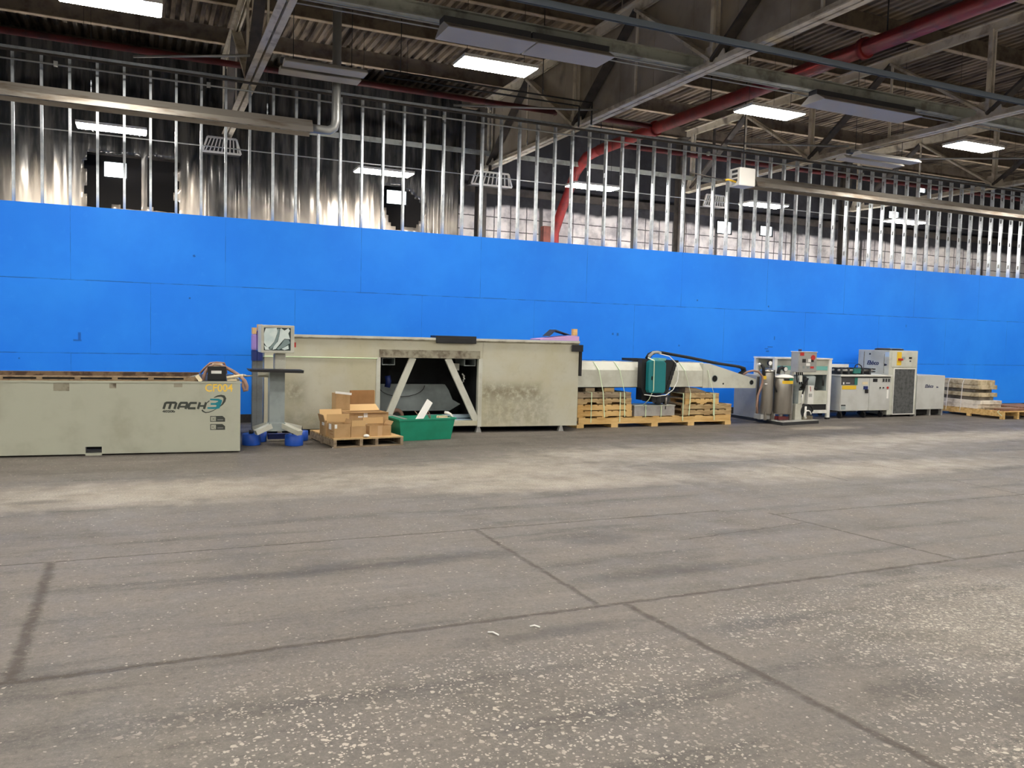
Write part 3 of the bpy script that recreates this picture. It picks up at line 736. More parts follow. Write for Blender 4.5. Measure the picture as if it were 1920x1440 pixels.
# ---- louvred unit heaters at the truss ends
def vent(px, py, label, w=.8):
    Y = 19.75; x, z = pY(px, py, Y)
    t = thing('louvred_heater', label, 'unit heater', (x, Y, z), 0, 'louvred unit heaters at the truss ends')
    MB().prism([(x-w/2, z-.16), (x+w/2, z-.16), (x+w/2-.1, z+.16), (x-w/2+.1, z+.16)], 'y', Y, Y+.3).build('casing', 'fixdark', t)
    f = MB()
    f.bar((x-w/2, Y-.02, z-.16), (x-w/2+.1, Y-.02, z+.16), .04, .04).bar((x+w/2, Y-.02, z-.16), (x+w/2-.1, Y-.02, z+.16), .04, .04)
    f.bar((x-w/2, Y-.02, z-.16), (x+w/2, Y-.02, z-.16), .04, .04).bar((x-w/2+.1, Y-.02, z+.16), (x+w/2-.1, Y-.02, z+.16), .04, .04); f.build('frame', 'panelwhite', t)
    for k in range(9):
        u = (k+.5)/9
        MB().bar((x-w/2+.02+u*(w-.04), Y-.012, z-.14), (x-w/2+.1+u*(w-.2)+.04, Y-.012, z+.14), .022, .05, (0, 1, 0)).build('louvre', 'panelwhite', t)
    MB().box(x-.03, x+.03, Y+.1, Y+.16, z+.16, ZC-.001 if px < 1300 else ZR-.05).build('bracket', 'column', t)
vent(416, 273, 'louvred unit heater at the end of the cream truss at the left')
vent(922, 336, 'louvred unit heater at the end of the sheeted truss in the middle', 1.1)
vent(1340, 377, 'louvred unit heater behind the studs below the burner box', .8)

# ================================================================== MACHINES
R4 = math.radians(-4.2)
# ---- low tank at the left edge
t = thing('machine_tank', 'long low grey green machine tank with yellow and black lettering at the left edge', 'machine tank', (1.24, 11.91, 0), R4)
F = FR[t.name]
def L(px, py, yl=0): return pL(px, py, F, yl)
TL, TD, TH = 6.5, 2.0, .97
b = MB(True)
sx0, sz0 = L(160, 838); sx1, sz1 = L(191, 852)
b.box(-TL, sx0, 0, .05, .02, TH).box(sx1, 0, 0, .05, .02, TH).box(sx0, sx1, 0, .05, sz0, TH).box(sx0, sx1, 0, .05, .0, .03)
b.box(-TL, 0, TD-.05, TD, .02, TH).box(-TL, -TL+.05, .05, TD-.05, .02, TH).box(-.05, 0, .05, TD-.05, .02, TH)
b.build('shell', 'tank', t)
MB(True).box(-TL+.05, -.05, .05, TD-.05, .02, .06).build('bottom', 'darkin', t)
MB(True).box(sx0+.003, sx1-.003, .12, .14, .07, sz0).build('fork_pocket', 'hole', t)
MB(True).box(-TL, .012, -.012, -.0005, TH-.02, TH+.006).build('front_lip', 'tank', t)
b = MB(True).box(-TL+.05, -.56, .12, .16, .86, 1.032)          # slotted cutting bed rail
MB(True).box(-.55, -.05, .05, TD-.05, .93, .97).build('end_deck', 'darkin', t)
b.build('bed_rail', 'tanrail', t)
b = MB(True)
for k in range(13):
    xa = -TL+.12+k*.44; b.box(xa, xa+.37, .112, .1195, .992, 1.014)
b.build('rail_slot', 'hole', t)
b = MB(True)
for k in range(60): b.box(-TL+.2+k*.096, -TL+.206+k*.096, .18, TD-.2, .84, .93)
b.build('cutting_slats', 'rust', t)
MB(True).box(-TL+.05, -.56, TD-.2, TD-.05, .86, 1.0).build('back_rail', 'rust', t)
# grime patches
for (xa, ya), (xb, yb) in (((100, 717), (130, 733)), ((205, 717), (218, 728)), ((326, 717), (342, 726))):
    p, q = L(xa, ya), L(xb, yb); MB(True).box(p[0], q[0], -.0025, -.0005, q[1], min(p[1], TH-.025)).build('grime_patch', 'grime', t)
p = L(384, 734)
text('CF004', .145, 'cfy', t, (p[0], -.001, p[1]), 'yellow_lettering', sx=.93, bold=.002)
# MACH 3 emblem built of strokes
def P_(px, py): return L(px, py)
def S(pts, w, nm, m, y1=-.0005, y0=-.003):
    MB(True).stroke([P_(*p) for p in pts], w, y0, y1).build(nm, m, t)
def crop(u, v): return (290+u/9.0, 660+v/9.0)
def C_(pts): return [crop(*q) for q in pts]
lw = .030
S(C_([(150, 962), (180, 868), (205, 855), (345, 855), (362, 870), (335, 962)]), lw, 'letter_M', 'logo'); S(C_([(243, 962), (275, 862)]), lw, 'letter_M', 'logo', -.0008, -.0032)
S(C_([(392, 962), (425, 880), (445, 858), (540, 858), (548, 875), (520, 962)]), lw, 'letter_A', 'logo'); S(C_([(420, 922), (530, 922)]), lw*.8, 'letter_A', 'logo', -.0008, -.0032)
S(C_([(712, 860), (610, 860), (592, 875), (568, 935), (576, 950), (690, 950)]), lw, 'letter_C', 'logo')
S(C_([(730, 962), (765, 848)]), lw, 'letter_H', 'logo'); S(C_([(832, 962), (868, 848)]), lw, 'letter_H', 'logo'); S(C_([(748, 910), (848, 910)]), lw*.8, 'letter_H', 'logo', -.0008, -.0032)
S(C_([(935, 800), (1075, 806), (1105, 825), (1095, 858), (1060, 876), (1082, 896), (1070, 930), (1035, 945), (890, 945)]), [.02, .03, .045, .05, .05, .05, .045, .03, .02], 'numeral_3', 'logot'); S(C_([(945, 876), (1062, 876)]), .026, 'numeral_3', 'logot', -.0008, -.0032)
arc = [(1000+0, 770), (1060, 745), (1120, 738), (1165, 750), (1185, 785), (1175, 830), (1140, 885), (1095, 925)]
S(C_(arc), [.008, .02, .028, .032, .034, .03, .02, .006], 'swoosh', 'logo', -.0010, -.0036)
arc = [(800, 975), (815, 1000), (860, 1022), (920, 1015), (985, 990), (1040, 962)]
S(C_(arc), [.02, .018, .014, .012, .010, .004], 'swoosh', 'logo', -.0010, -.0036)
S(C_([(885, 855), (925, 822)]), .012, 'swoosh', 'logo', -.0010, -.0036)
p = P_(*crop(130, 1020)); text('4020b', .042, 'logo', t, (p[0], -.001, p[1]), 'model_lettering', sx=1.5, bold=.002)
for k, (y0, y1, tx) in enumerate(((1078, 1178, '3D'), (1215, 1315, 'IC'))):
    a = P_(*crop(938, y1)); b = P_(*crop(1188, y0)); w = b[0]-a[0]; h = b[1]-a[1]
    st = MB(True).prism([(a[0], a[1]), (b[0], a[1]), (b[0], a[1]+h*.62), (b[0]-w*.18, b[1]), (a[0], b[1])], 'y', -.002, -.0005).build('badge', 'logo', t)
    MB(True).box(a[0]+w*.05, a[0]+w*.38, -.003, -.0021, a[1]+h*.12, b[1]-h*.12).build('badge_field', 'tank', st)
    text(tx, h*.62, 'logo', st, (a[0]+w*.10, -.0033, a[1]+h*.28), 'badge_lettering')
    MB(True).box(a[0]+w*.48, a[0]+w*.88, -.003, -.0021, a[1]+h*.3, a[1]+h*.38).build('badge_line', 'steelgrey', st)
# things lying on the tank
def on(px, py, yl): 
    x, z = L(px, py, yl); v = F @ Vector((x, yl, z)); return v.x, v.y, v.z
a = on(389, 692, .25); b_ = on(424, 716, .25)
o = thing('cable_box', 'black box with a white label standing on the right end of the low tank', 'box', (a[0], a[1], TH), R4)
w = b_[0]-a[0]
MB(True).box(0, w, 0, .16, .0, .2).bevel(.008).build('case', 'dark', o)
MB(True).box(w*.2, w*.75, -.003, -.0005, .10, .14).build('label', 'label', o)
MB(True).box(w*.25, w*.8, .03, .13, .2, .235).build('lid_foam', 'tan', o)
F2 = F
def hz(pts): return [on(px, py, yl) for px, py, yl in pts]
tag(MB().tube(hz([(381, 716, .3), (382, 706, .3), (386, 696, .3), (393, 688, .3), (402, 684, .3), (412, 685, .3), (425, 690, .3), (438, 697, .28), (450, 705, .22), (459, 714, .12), (463, 724, .1), (463, 731, .1), (458, 732, .1), (456, 724, .14), (457, 715, .2)]), .024, 10).build('hydraulic_hose', 'hose'), 'thick brown hose looping over the black box and off the low tank end', 'hose')
tag(MB().tube(hz([(375, 700, .4), (384, 690, .4), (394, 681, .4), (406, 680, .4), (420, 681, .4), (423, 688, .45), (424, 700, .5)]), .016, 8).build('hydraulic_hose', 'hose'), 'thinner brown hose looping behind the black box', 'hose')
o = thing('hose_fitting', 'bundle of steel hose fittings at the right end of the low tank', 'fitting', on(430, 716, .2))
MB().tube(hz([(425, 708, .2), (440, 706, .2), (456, 704, .2)]), .02, 8).build('body', 'tan', o)
MB().tube(hz([(456, 704, .2), (464, 705, .2), (474, 704, .2)]), [.022, .014, .01], 8).build('nozzle', 'stain', o)
MB().tube(hz([(426, 714, .2), (434, 713, .2), (444, 713, .2)]), .024, 8).build('elbow', 'tan', o)
MB().tube(hz([(444, 716, .24), (446, 710, .24)]), .03, 8).build('nut', 'stain', o)
o = thing('grease_rag', 'small tan tag leaning on the slotted rail left of the black box', 'tag', on(372, 714, .1))
MB().bar(on(369, 704, .09), on(377, 715, .06), .05, .012, (0, 1, 0)).build('tag_body', 'tan', o)
b = MB()
for k in range(5):
    q = on(352+4*k, 714, .13); b.tube([q, (q[0]+.02, q[1], q[2]+.05+.008*k), (q[0]+.05, q[1], q[2]+.06+.006*k)], .007, 6)
tag(b.build('spring_coil', 'greyblue'), 'dark coil lying on the slotted rail left of the tan tag', 'coil')

# ---- big machine with the braced opening
t = thing('cutting_machine', 'large grey green machine body with an open bay crossed by two diagonal braces', 'machine', (7.22, 13.25, 0), R4)
F = FR[t.name]
def machine_mat():
    m = NT('stained_machine_paint'); v = m.coord(); sp = m.sep(v); x, z = sp[0], sp[2]
    n = m.noise(v, 1.4, 5, .6); n2 = m.noise(v, 9, 5, .7)
    c = m.mix(m.step(n, .35, .68), rgb(188, 187, 170), rgb(182, 178, 152))
    c = m.mix(m.math('MULTIPLY', m.step(n2, .5, .75), .35), c, rgb(160, 156, 134))
    def rect(x0, x1, z0, z1, soft=.12):
        nz = m.math('MULTIPLY', m.math('SUBTRACT', n2, .5), .28)
        a = m.math('SUBTRACT', m.math('ABSOLUTE', m.math('SUBTRACT', x, (x0+x1)/2)), (x1-x0)/2)
        b = m.math('SUBTRACT', m.math('ABSOLUTE', m.math('SUBTRACT', z, (z0+z1)/2)), (z1-z0)/2)
        return m.step(m.math('ADD', m.math('MAXIMUM', a, b), nz), soft, -soft)
    def pr(px0, py0, px1, py1):
        a, b = pL(px0, py0, FR[t.name], 0), pL(px1, py1, FR[t.name], 0); return min(a[0], b[0]), max(a[0], b[0]), min(a[1], b[1]), max(a[1], b[1])
    st = rect(*pr(903, 719, 1012, 748)); st2 = rect(*pr(903, 735, 1030, 800), .2); st3 = rect(*pr(533, 715, 570, 752), .16); st4 = rect(*pr(500, 770, 705, 800), .2); st5 = rect(*pr(610, 745, 640, 775), .1)
    for k, f in ((st, .75), (st2, .42), (st3, .6), (st4, .3), (st5, .3)):
        c = m.mix(m.math('MULTIPLY', k, m.math('MULTIPLY', m.step(n2, .3, .62), f)), c, rgb(112, 104, 80))
    m.l(c, m.b.inputs['Base Color']); m.b.inputs['Roughness'].default_value = .55
    return m.m
MT['machine'] = machine_mat()
BL, BD, B0, B1 = -L(495, 740)[0], 1.5, .10, 1.6
def X_(px, py): return L(px, py)[0]
xo0, xo1 = X_(713, 700), X_(897, 700)
zo = L(800, 671)[1]; zs = L(870, 789)[1]
MB(True).box(-BL, xo0-.07, 0, .04, B0, B1-.02).build('left_panel', 'machine', t)
MB(True).box(xo1+.07, 0, 0, .04, B0, B1-.02).build('right_panel', 'machine', t)
MB(True).box(xo0-.07, xo1+.07, .005, .08, zo, B1-.02).build('top_beam', 'machine', t)
MB(True).box(xo0, xo1, -.004, .10, B0+.02, zs).build('sill_beam', 'machine', t)
MB(True).box(xo0-.0695, xo0, -.012, .10, B0, zo).build('post', 'beige', t); MB(True).box(xo1, xo1+.0695, -.012, .10, B0, zo).build('post', 'beige', t)
MB(True).box(xo0-.02, xo1+.02, -.02, -.0005+.004, zo-.003, zo+.13).build('header_plate', 'grime', t)
za, zb2 = zs, zo
for pts in (((775, 671), (724, 782)), ((840, 671), (893, 788))):
    p, q = L(*pts[0]), L(*pts[1])
    MB(True).bar((p[0], .035, zo-.0), (q[0], .035, zs+.0), .11, .06, (0, 1, 0)).build('diagonal_brace', 'beige', t)
MB(True).box(-BL, 0, -.03, .05, B1-.02, B1+.03).build('top_rail', 'beige', t)
MB(True).box(-BL, 0, -.033, -.0305, B1-.02, B1-.005).build('rail_grime', 'grime', t)
MB(True).box(-BL, -BL+.04, .05, BD, B0, B1-.02).build('end_panel', 'machine', t); MB(True).box(-.04, 0, .05, BD, B0, B1-.02).build('end_panel', 'machine', t)
MB(True).box(-BL+.04, -.04, BD-.04, BD, B0, B1-.02).build('back_panel', 'darkin', t)
MB(True).box(-BL+.04, -.04, .05, BD-.04, B1-.05, B1-.02).build('top_plate', 'darkin', t)
MB(True).box(-BL+.04, -.04, .10, BD-.04, B0, B0+.03).build('floor_plate', 'darkin', t)
for xx in (xo0-.1, xo1+.07): MB(True).box(xx, xx+.03, .1, BD-.04, B0+.03, B1-.05).build('bay_wall', 'darkin', t)
zt_ = L(830, 720, 1.0)[1]
MB(True).prism([(xo0-.06, B0+.2), (xo0-.06, zt_), (xo1-.35, zt_), (xo1-.28, zt_-.1), (xo1-.2, .5), (xo1-.05, .42), (xo1-.25, B0+.2)], 'y', .9, 1.1).build('inner_tank', 'greyblue', t)
cab = L(790, 715, .8)
MB(True).tube([(xo0+.55+.42*math.cos(a_), .85, zt_-.02-.2*math.sin(a_)) for a_ in [math.pi*k/10 for k in range(11)]], .006, 6).build('loose_cable', 'dark', t)
for xx, ww in ((xo0+.05, .22), (xo1-.22, .2)):
    f = MB(True); z1_ = zo-.015; z0_ = z1_-.12
    f.box(xx, xx+ww, .12, .7, z1_-.01, z1_).box(xx, xx+ww, .12, .7, z0_, z0_+.01).box(xx, xx+.01, .12, .7, z0_+.01, z1_-.01).box(xx+ww-.01, xx+ww, .12, .7, z0_+.01, z1_-.01)
    f.build('fork_tube', 'greyblue', t)
MB(True).box(xo1-.42, xo1-.26, .3, .38, zo-.22, zo-.1).build('junction_box', 'beige', t)
MB(True).tube([(xo0+.22, .5, .95), (xo0+.24, .5, .85), (xo0+.22, .5, .75)], .05, 12).build('blue_motor', 'darkblue', t)
b = MB(True)
for k in range(9): b.tube([(xo1-.16+.03*math.sin(k), .45, 1.0-.05*k), (xo1-.14+.03*math.sin(k+1), .45, .95-.05*k)], .013, 6)
b.build('hose_bundle', 'whiteplastic', t)
for xx in (-BL+.25, xo0-.035, xo1+.035, -.3):
    MB(True).prism([(xx-.05, 0), (xx+.05, 0), (xx+.02, B0-.001), (xx-.02, B0-.001)], 'y', .02, .1).build('levelling_foot', 'steelgrey', t)
    MB(True).prism([(xx-.05, 0), (xx+.05, 0), (xx+.02, B0-.001), (xx-.02, B0-.001)], 'y', BD-.15, BD-.05).build('levelling_foot', 'steelgrey', t)
# grime stains
p, q = L(546, 705), L(590, 765)
MT['stainm'] = mat('oil_stain', (128, 122, 98), .7, 0, (160, 158, 134), 5, .42, .6)
# dark cover on the top edge, corner boot
p, q = L(818, 632, -.05), L(893, 648, -.05)
o = thing('bellows_cover', 'black folded bellows cover draped over the top front edge of the large machine', 'cover', tuple(F @ Vector(((p[0]+q[0])/2, 0, B1+.031))), R4)
hw = (q[0]-p[0])/2
b = MB(True)
b.box(-hw, hw, -.05, .35, 0, .035).box(-hw, hw, -.05, -.036, -.09, 0)
b.build('cover_sheet', 'dark', o)
b = MB(True)
for k in range(3): b.box(-hw+.02, hw-.02, -.058, -.0505, -.075+.028*k, -.06+.028*k)
b.build('bellows_fold', 'darkin', o)
p = L(1070, 638, -.04); q = L(1087, 650, -.04)
o = thing('corner_boot', 'black rubber boot wrapped over the top right corner of the large machine', 'cover', tuple(F @ Vector((0, 0, B1-.1))), R4)
b = MB(True).box(-.16, .06, -.05, -.034, -.06, .06).box(.002, .06, -.0335, .6, -.06, .06); b.box(.012, .05, -.033, .3, -.5, -.061); b.build('boot', 'rubber', o)
zt_ = B1+.031
def top(px, py, yl): 
    x, z = L(px, py, yl); return F @ Vector((x, yl, z))
b = MB(); a1, a2 = L(1013, 637, .3), L(1086, 632, .3)
o = thing('foam_board', 'pink foam board lying sloped on the right end of the large machine', 'foam board', tuple(F @ Vector((a1[0], .3, zt_))), R4)
MB(True).prism([(0, 0), (a2[0]-a1[0], 0), (a2[0]-a1[0], .08), ((a2[0]-a1[0])*.82, .095), (0, .02)], 'y', 0, .5).build('board', 'foam2', o)
p0, p1, p2 = L(1028, 632, .4), L(1042, 618, .4), L(1072, 628, .4)
o = thing('angle_cover', 'dark bent angle sheet standing like a tent on the pink foam board', 'metal angle', tuple(F @ Vector((p1[0], .4, zt_+.09))), R4)
zb_ = .012
MB(True).prism([(p0[0]-p1[0], zb_-.03), (0, p1[1]-zt_-.09), (p2[0]-p1[0], zb_+.0), (p2[0]-p1[0]-.03, zb_+.0), (0, p1[1]-zt_-.11), (p0[0]-p1[0]+.03, zb_-.03)], 'y', 0, .3).build('sheet', 'fixdark', o)
p0, p1 = L(1073, 630, .45), L(1081, 617, .45)
tag(MB().box(top(1073, 630, .45).x, top(1081, 617, .45).x, 13.65, 13.73, zt_+.095, p1[1]).build('wood_block', 'pine'), 'small upright wood block at the end of the pink foam board', 'wood block')
# straps across the large machine
MB(True).tube([(-BL-.012, .9, L(476, 681, 0)[1]-.1), (-BL-.012, 0, 1.26), (-BL, -.012, 1.27), (xo0-.05, -.018, zo-.02)], .009, 6).build('green_strap', 'strap', t)
# contents of the bay
p = L(744, 774, .3)
o = thing('rubber_wheel', 'small brown rubber wheel lying in the bay behind the green bin', 'wheel', tuple(F @ Vector((p[0], .35, B0+.03))), R4)
b = MB(True); pr_ = []
b.tube([(.1*math.cos(2*math.pi*k/24), 0, .135+.1*math.sin(2*math.pi*k/24)) for k in range(25)], .035, 10); b.build('tyre', 'hose', o)
MB(True).cyl((0, -.02, .135), (0, .02, .135), .065, 16).build('hub', 'darkin', o)
for k, lab in enumerate(('front pale blue plastic pipe lying on the sill right of the green bin', 'rear pale blue plastic pipe lying in the bay right of the green bin', 'middle pale blue plastic pipe lying in the bay right of the green bin')):
    yl = (.22, .32, .27)[k]; z_ = B0+.03+(.09, .10, .172)[k]-.045
    tag(MB().tube([F @ Vector((xo0+.75, yl, z_+.0)), F @ Vector((xo1-.03, yl, z_))], .04, 12).build('plastic_pipe', 'paleblue'), lab, 'pipe', 'plastic pipes in the machine bay')

# ---- operator console on blue pucks
t = thing('operator_console', 'grey control console with a torn white screen and a black keyboard shelf', 'control console', (1.78, 12.45, 0))
b = MB().box(1.552, 2.02, 12.28, 12.62, 1.365, 1.762); b.bevel(.012); hd = b.build('monitor_housing', 'beige', t)
f = MB(); f.box(1.56, 2.0, 12.262, 12.2795, 1.37, 1.40).box(1.56, 2.0, 12.262, 12.2795, 1.725, 1.752).box(1.56, 1.59, 12.262, 12.2795, 1.40, 1.725).box(1.965, 2.0, 12.262, 12.2795, 1.40, 1.725); f.build('bezel', 'beige', hd)
MB().box(1.59, 1.965, 12.272, 12.2795, 1.40, 1.725).build('screen', 'screen', hd)
def spoly(pts, nm, m='film'):
    # shape on the screen in crop pixels of the console zoom
    P = [pY(360+u/5.536, 600+v/5.536, 12.27) for u, v in pts]
    b = MB(); b.prism([(min(max(p[0], 1.592), 1.963), min(max(p[1], 1.402), 1.723)) for p in P], 'y', 12.2685, 12.2715); b.build(nm, m, hd)
spoly([(765, 85), (880, 82), (890, 120), (870, 180), (850, 230), (815, 270), (790, 290), (765, 265), (748, 235), (746, 140)], 'torn_film')
spoly([(915, 95), (925, 85), (960, 110), (1000, 85), (1018, 110), (1000, 140), (1018, 200), (960, 195), (920, 240), (870, 300), (835, 310), (850, 270), (890, 225), (905, 170)], 'torn_film')
spoly([(748, 262), (830, 312), (760, 308)], 'torn_film')
spoly([(930, 300), (1000, 262), (1005, 300), (960, 312)], 'torn_film')
MT['filmg'] = mat('grey_film', (130, 152, 152), .3)
spoly([(890, 90), (910, 90), (900, 180), (880, 235), (840, 285), (815, 312), (795, 300), (850, 235), (880, 160)], 'grey_film', 'filmg')
spoly([(925, 255), (960, 200), (1005, 205), (1018, 240), (960, 280), (900, 308), (880, 300)], 'grey_film', 'filmg')
MB().box(2.0205, 2.045, 12.3, 12.36, 1.45, 1.52).build('key_switch', 'red', hd)
b = MB().box(1.76, 1.92, 12.40, 12.55, 1.12, 1.354); b.bevel(.02); b.build('neck', 'beige', t)
b = MB().prism([(1.37, 1.135), (1.40, 1.10), (2.12, 1.085), (2.125, 1.125)], 'y', 12.08, 12.42); b.build('keyboard_shelf', 'dark', t)
MB().box(1.70, 1.915, 12.44, 12.62, .26, 1.12).build('pedestal', 'greyblue', t)
MB().box(1.55, 1.70, 12.55, 12.6, 1.0, 1.09).build('shelf_bracket', 'machine', t)
MB().prism([(1.70, .34), (1.915, .34), (2.0, .22), (1.62, .22)], 'y', 12.40, 12.66).build('base_block', 'greyblue', t)
for (xa, ya), (xb, yb), lab in (((1.72, 12.44), (1.50, 12.38), ''), ((1.9, 12.44), (2.10, 12.2), ''), ((1.9, 12.62), (2.2, 12.86), ''), ((1.72, 12.62), (1.56, 12.9), '')):
    MB().bar((xa, ya, .30), (xb, yb, .21), .1, .07).build('leg', 'beige', t)
for (px, py) in ((473, 836), (554, 837)):
    x, y = pZ(px, py, 0); y += .13
    pk = MB().lathe(x, y, [(.128, 0), (.132, .01), (.132, .155), (.12, .165), (.001, .165)], 28).build('blue_puck', 'blue', t)
    MB().cyl((x, y, .166), (x, y, .22), .035, 10).build('swivel', 'dark', pk)
for x, y in ((1.62, 13.0), (2.24, 13.0)):
    pk = MB().lathe(x, y, [(.115, 0), (.12, .01), (.12, .15), (.001, .155)], 24).build('blue_puck', 'blue', t)
    MB().cyl((x, y, .156), (x, y, .22), .035, 10).build('swivel', 'dark', pk)
MB().box(1.75, 2.11, 12.9, 13.0, .04, .12).build('blue_crossbar', 'darkblue', t)
# ---- upright posts wrapped in foam behind the console
MT['darkpost'] = mat('slate_post', (104, 110, 112), .6, 0, (84, 84, 82), 3)
for k, (pa, pb, zf, lab) in enumerate(((472.5, 482, 614, 'slate upright post in a lilac foam sleeve behind the console, left one'), (482.3, 493, 608, 'slate upright post in a lilac foam sleeve behind the console, right and taller one'))):
    yp_ = 13.62
    x0, x1 = pY(pa, 640, yp_)[0], pY(pb, 640, yp_)[0]; zf = pY(pa, zf, yp_)[1]
    o = thing('wrapped_post', lab, 'post', ((x0+x1)/2, yp_+.06, 0), 0, 'foam wrapped posts')
    MB().box(x0+.012 if k == 0 else x0, x1, yp_+.01, yp_+.13, 0, 1.2).build('post', 'darkpost', o)
    b = MB().box(x0, x1, yp_, yp_+.14, 1.36, zf-.1); b.bevel(.03); b.build('foam_sleeve', 'foam', o)
    MB().box(x0+.008, x1-.008, yp_+.005, yp_+.135, zf-.1, zf).build('cardboard_cap', 'cardin', o)
    MB().box(x0+.004, x1, yp_+.004, yp_+.136, 1.2005, 1.3595).build('blue_wrap', 'darkblue', o)
# ================================================================== PALLETS, BOXES, BIN
def pallet(label, group, x0, x1, y0, y1, z0, h=.115, m='pine', boards=7, notch=True, name='wooden_pallet'):
    t = thing(name, label, 'pallet', ((x0+x1)/2, (y0+y1)/2, z0), 0, group)
    bt = .018; w = x1-x0
    for yy in (y0, (y0+y1)/2-.02, y1-.04):
        za, zb = z0+bt, z0+h-bt
        if notch:
            n1, n2 = x0+w*.16, x0+w*.36; n3, n4 = x0+w*.62, x0+w*.82; zn = za+(zb-za)*.38
            P = [(x0, za), (n1, za), (n1+.02, zn), (n2-.02, zn), (n2, za), (n3, za), (n3+.02, zn), (n4-.02, zn), (n4, za), (x1, za), (x1, zb), (x0, zb)]
        else: P = [(x0, za), (x1, za), (x1, zb), (x0, zb)]
        MB().prism(P, 'y', yy, yy+.04).build('stringer', m, t)
    rr = random.Random(int(x0*100+z0*1000))
    bw = w/(boards*1.25)
    for k in range(boards):
        xa = x0+(w-bw)*k/(boards-1)
        MB().box(xa, xa+bw, y0-.004-.006*rr.random(), y1, z0+h-bt, z0+h).build('deck_board', m, t)
    for k in range(3):
        xa = x0+(w-bw)*k/2
        MB().box(xa, xa+bw, y0, y1, z0, z0+bt).build('bottom_board', m, t)
    return t
# pallet carrying the cardboard boxes
x0, y0 = pZ(617, 841, 0); x1, y1_ = pZ(744, 833, 0)
yp = 12.08; PH = .135
t = thing('wooden_pallet', 'weathered grey pallet loaded with cardboard boxes beside the green bin', 'pallet', (3.02, 12.65, 0), math.radians(6))
F = FR[t.name]
for k in range(4):
    xa = (-.54, -.14, .10, .5)[k] - (0 if k < 3 else .0)
    MB(True).box(xa, xa+.045, -.6, .6, .018, PH-.018).build('stringer', 'greywood', t)
for k in range(9):
    ya = -.6+k*(1.2-.1)/8; MB(True).box(-.54, .545, ya, ya+.105, PH-.018, PH).build('deck_board', 'oldwood', t)
for ya in (-.6, -.05, .5): MB(True).box(-.54, .545, ya, ya+.1, 0, .018).build('bottom_board', 'greywood', t)
MB(True).box(-.53, .50, -.56, .55, PH+.0005, PH+.006).build('liner_sheet', 'cardin', t)
PT = PH+.0065
def carton(label, pts, yl, depth, bottom=None, flaps=(), m='card', rot=0, open_=True, zlift=0):
    """carton seen on screen between two pixel corners, standing on the pallet (or on zlift)"""
    (ax, ay), (bx, by) = pts
    p, q = pL(ax, ay, F, yl), pL(bx, by, F, yl)
    x0, x1 = p[0], q[0]; z1 = p[1]; z0 = PT+zlift
    w, h = x1-x0, z1-z0
    pos = F @ Vector((x0, yl, z0))
    t = thing('cardboard_box', label, 'box', tuple(pos), math.radians(6+rot), 'cardboard boxes on the pallet')
    th = .006
    b = MB(True); b.box(0, w, 0, th, 0, h).box(0, w, depth-th, depth, 0, h).box(0, th, th, depth-th, 0, h).box(w-th, w, th, depth-th, 0, h).box(th, w-th, th, depth-th, 0, th)
    b.build('carton_wall', m, t)
    if not open_: MB(True).box(.001, w-.001, .001, depth-.001, h+.0005, h+.006).build('lid', 'cardin', t)
    for side, ang, ln in flaps:
        a = math.radians(ang); c, s_ = math.cos(a)*ln, math.sin(a)*ln
        b = MB(True)
        if side == 'L': b.bar((-.004, depth/2, h+.002), (-.004-c, depth/2, h+s_), depth-.02, .006)
        if side == 'R': b.bar((w+.004, depth/2, h+.002), (w+.004+c, depth/2, h+s_), depth-.02, .006)
        if side == 'F': b.bar((w/2, -.004, h+.002), (w/2, -.004-c, h+s_), w-.02, .006)
        if side == 'B': b.bar((w/2, depth+.004, h+.002), (w/2, depth+.004+c, h+s_), w-.02, .006)
        b.build('flap', 'cardin' if side in 'FB' else m, t)
    t['dims'] = (w, depth, h)
    return t
def deco(t, kind, u0, u1, v0, v1, m, face='F'):
    w, d, h = t['dims']
    b = MB(True)
    if face == 'F': b.box(u0*w, u1*w, -.003, -.0005, v0*h, v1*h)
    else: b.box(-.003, -.0005, u0*d, u1*d, v0*h, v1*h)
    return b.build(kind, m, t)
c = carton('front left small cardboard box with a white label on its corner', ((627, 796), (657, 820)), -.55, .28, flaps=(('R', 70, .06),))
deco(c, 'shipping_label', .02, .17, .7, .99, 'label'); deco(c, 'shipping_label', .5, .9, .55, .95, 'label', 'L')
for k, v in enumerate((.2, .42)): deco(c, 'printed_mark', .2, .7, v, v+.06, 'carddark', 'L')
c = carton('front middle cardboard box with an upright front flap', ((658, 800), (686, 820)), -.53, .3, flaps=(('F', 88, .09), ('L', 40, .05)))
c = carton('low cardboard box with pale open flap at the front right of the pallet', ((693, 799), (733, 818)), -.50, .3, flaps=(('B', 82, .10), ('R', 60, .07)))
deco(c, 'tape_strip', .38, .58, .0, 1, 'tape')
c = carton('left open cardboard box with tall side flap bearing a label', ((611, 793), (655, 818)), -.22, .3, flaps=(('L', 75, .12), ('B', 70, .18), ('F', 88, .13)))
deco(c, 'shipping_label', .25, .6, .75, 1.0, 'label', 'L')
c = carton('wide taped cardboard box in the middle of the pallet with open top flaps', ((655, 775), (728, 800)), -.15, .36, flaps=(('B', 25, .2), ('F', 12, .05)))
deco(c, 'tape_strip', .36, .46, .3, 1.0, 'label'); deco(c, 'shipping_label', .22, .34, .78, .85, 'label')
c = carton('tall narrow cardboard box standing at the back with a white top edge', ((630, 738), (656, 780)), .22, .2, flaps=())
w, d, h = c['dims']; MB(True).bar((-.01, -.006, h+.02), (w+.02, -.006, h-.01), .012, .035, (0, 0, 1)).build('white_edge', 'label', c)
MB(True).box(.0, .02, -.004, -.0005, h*.1, h*.3).build('shipping_label', 'label', c)
p, q = pL(657, 732, F, .46), pL(701, 780, F, .46)
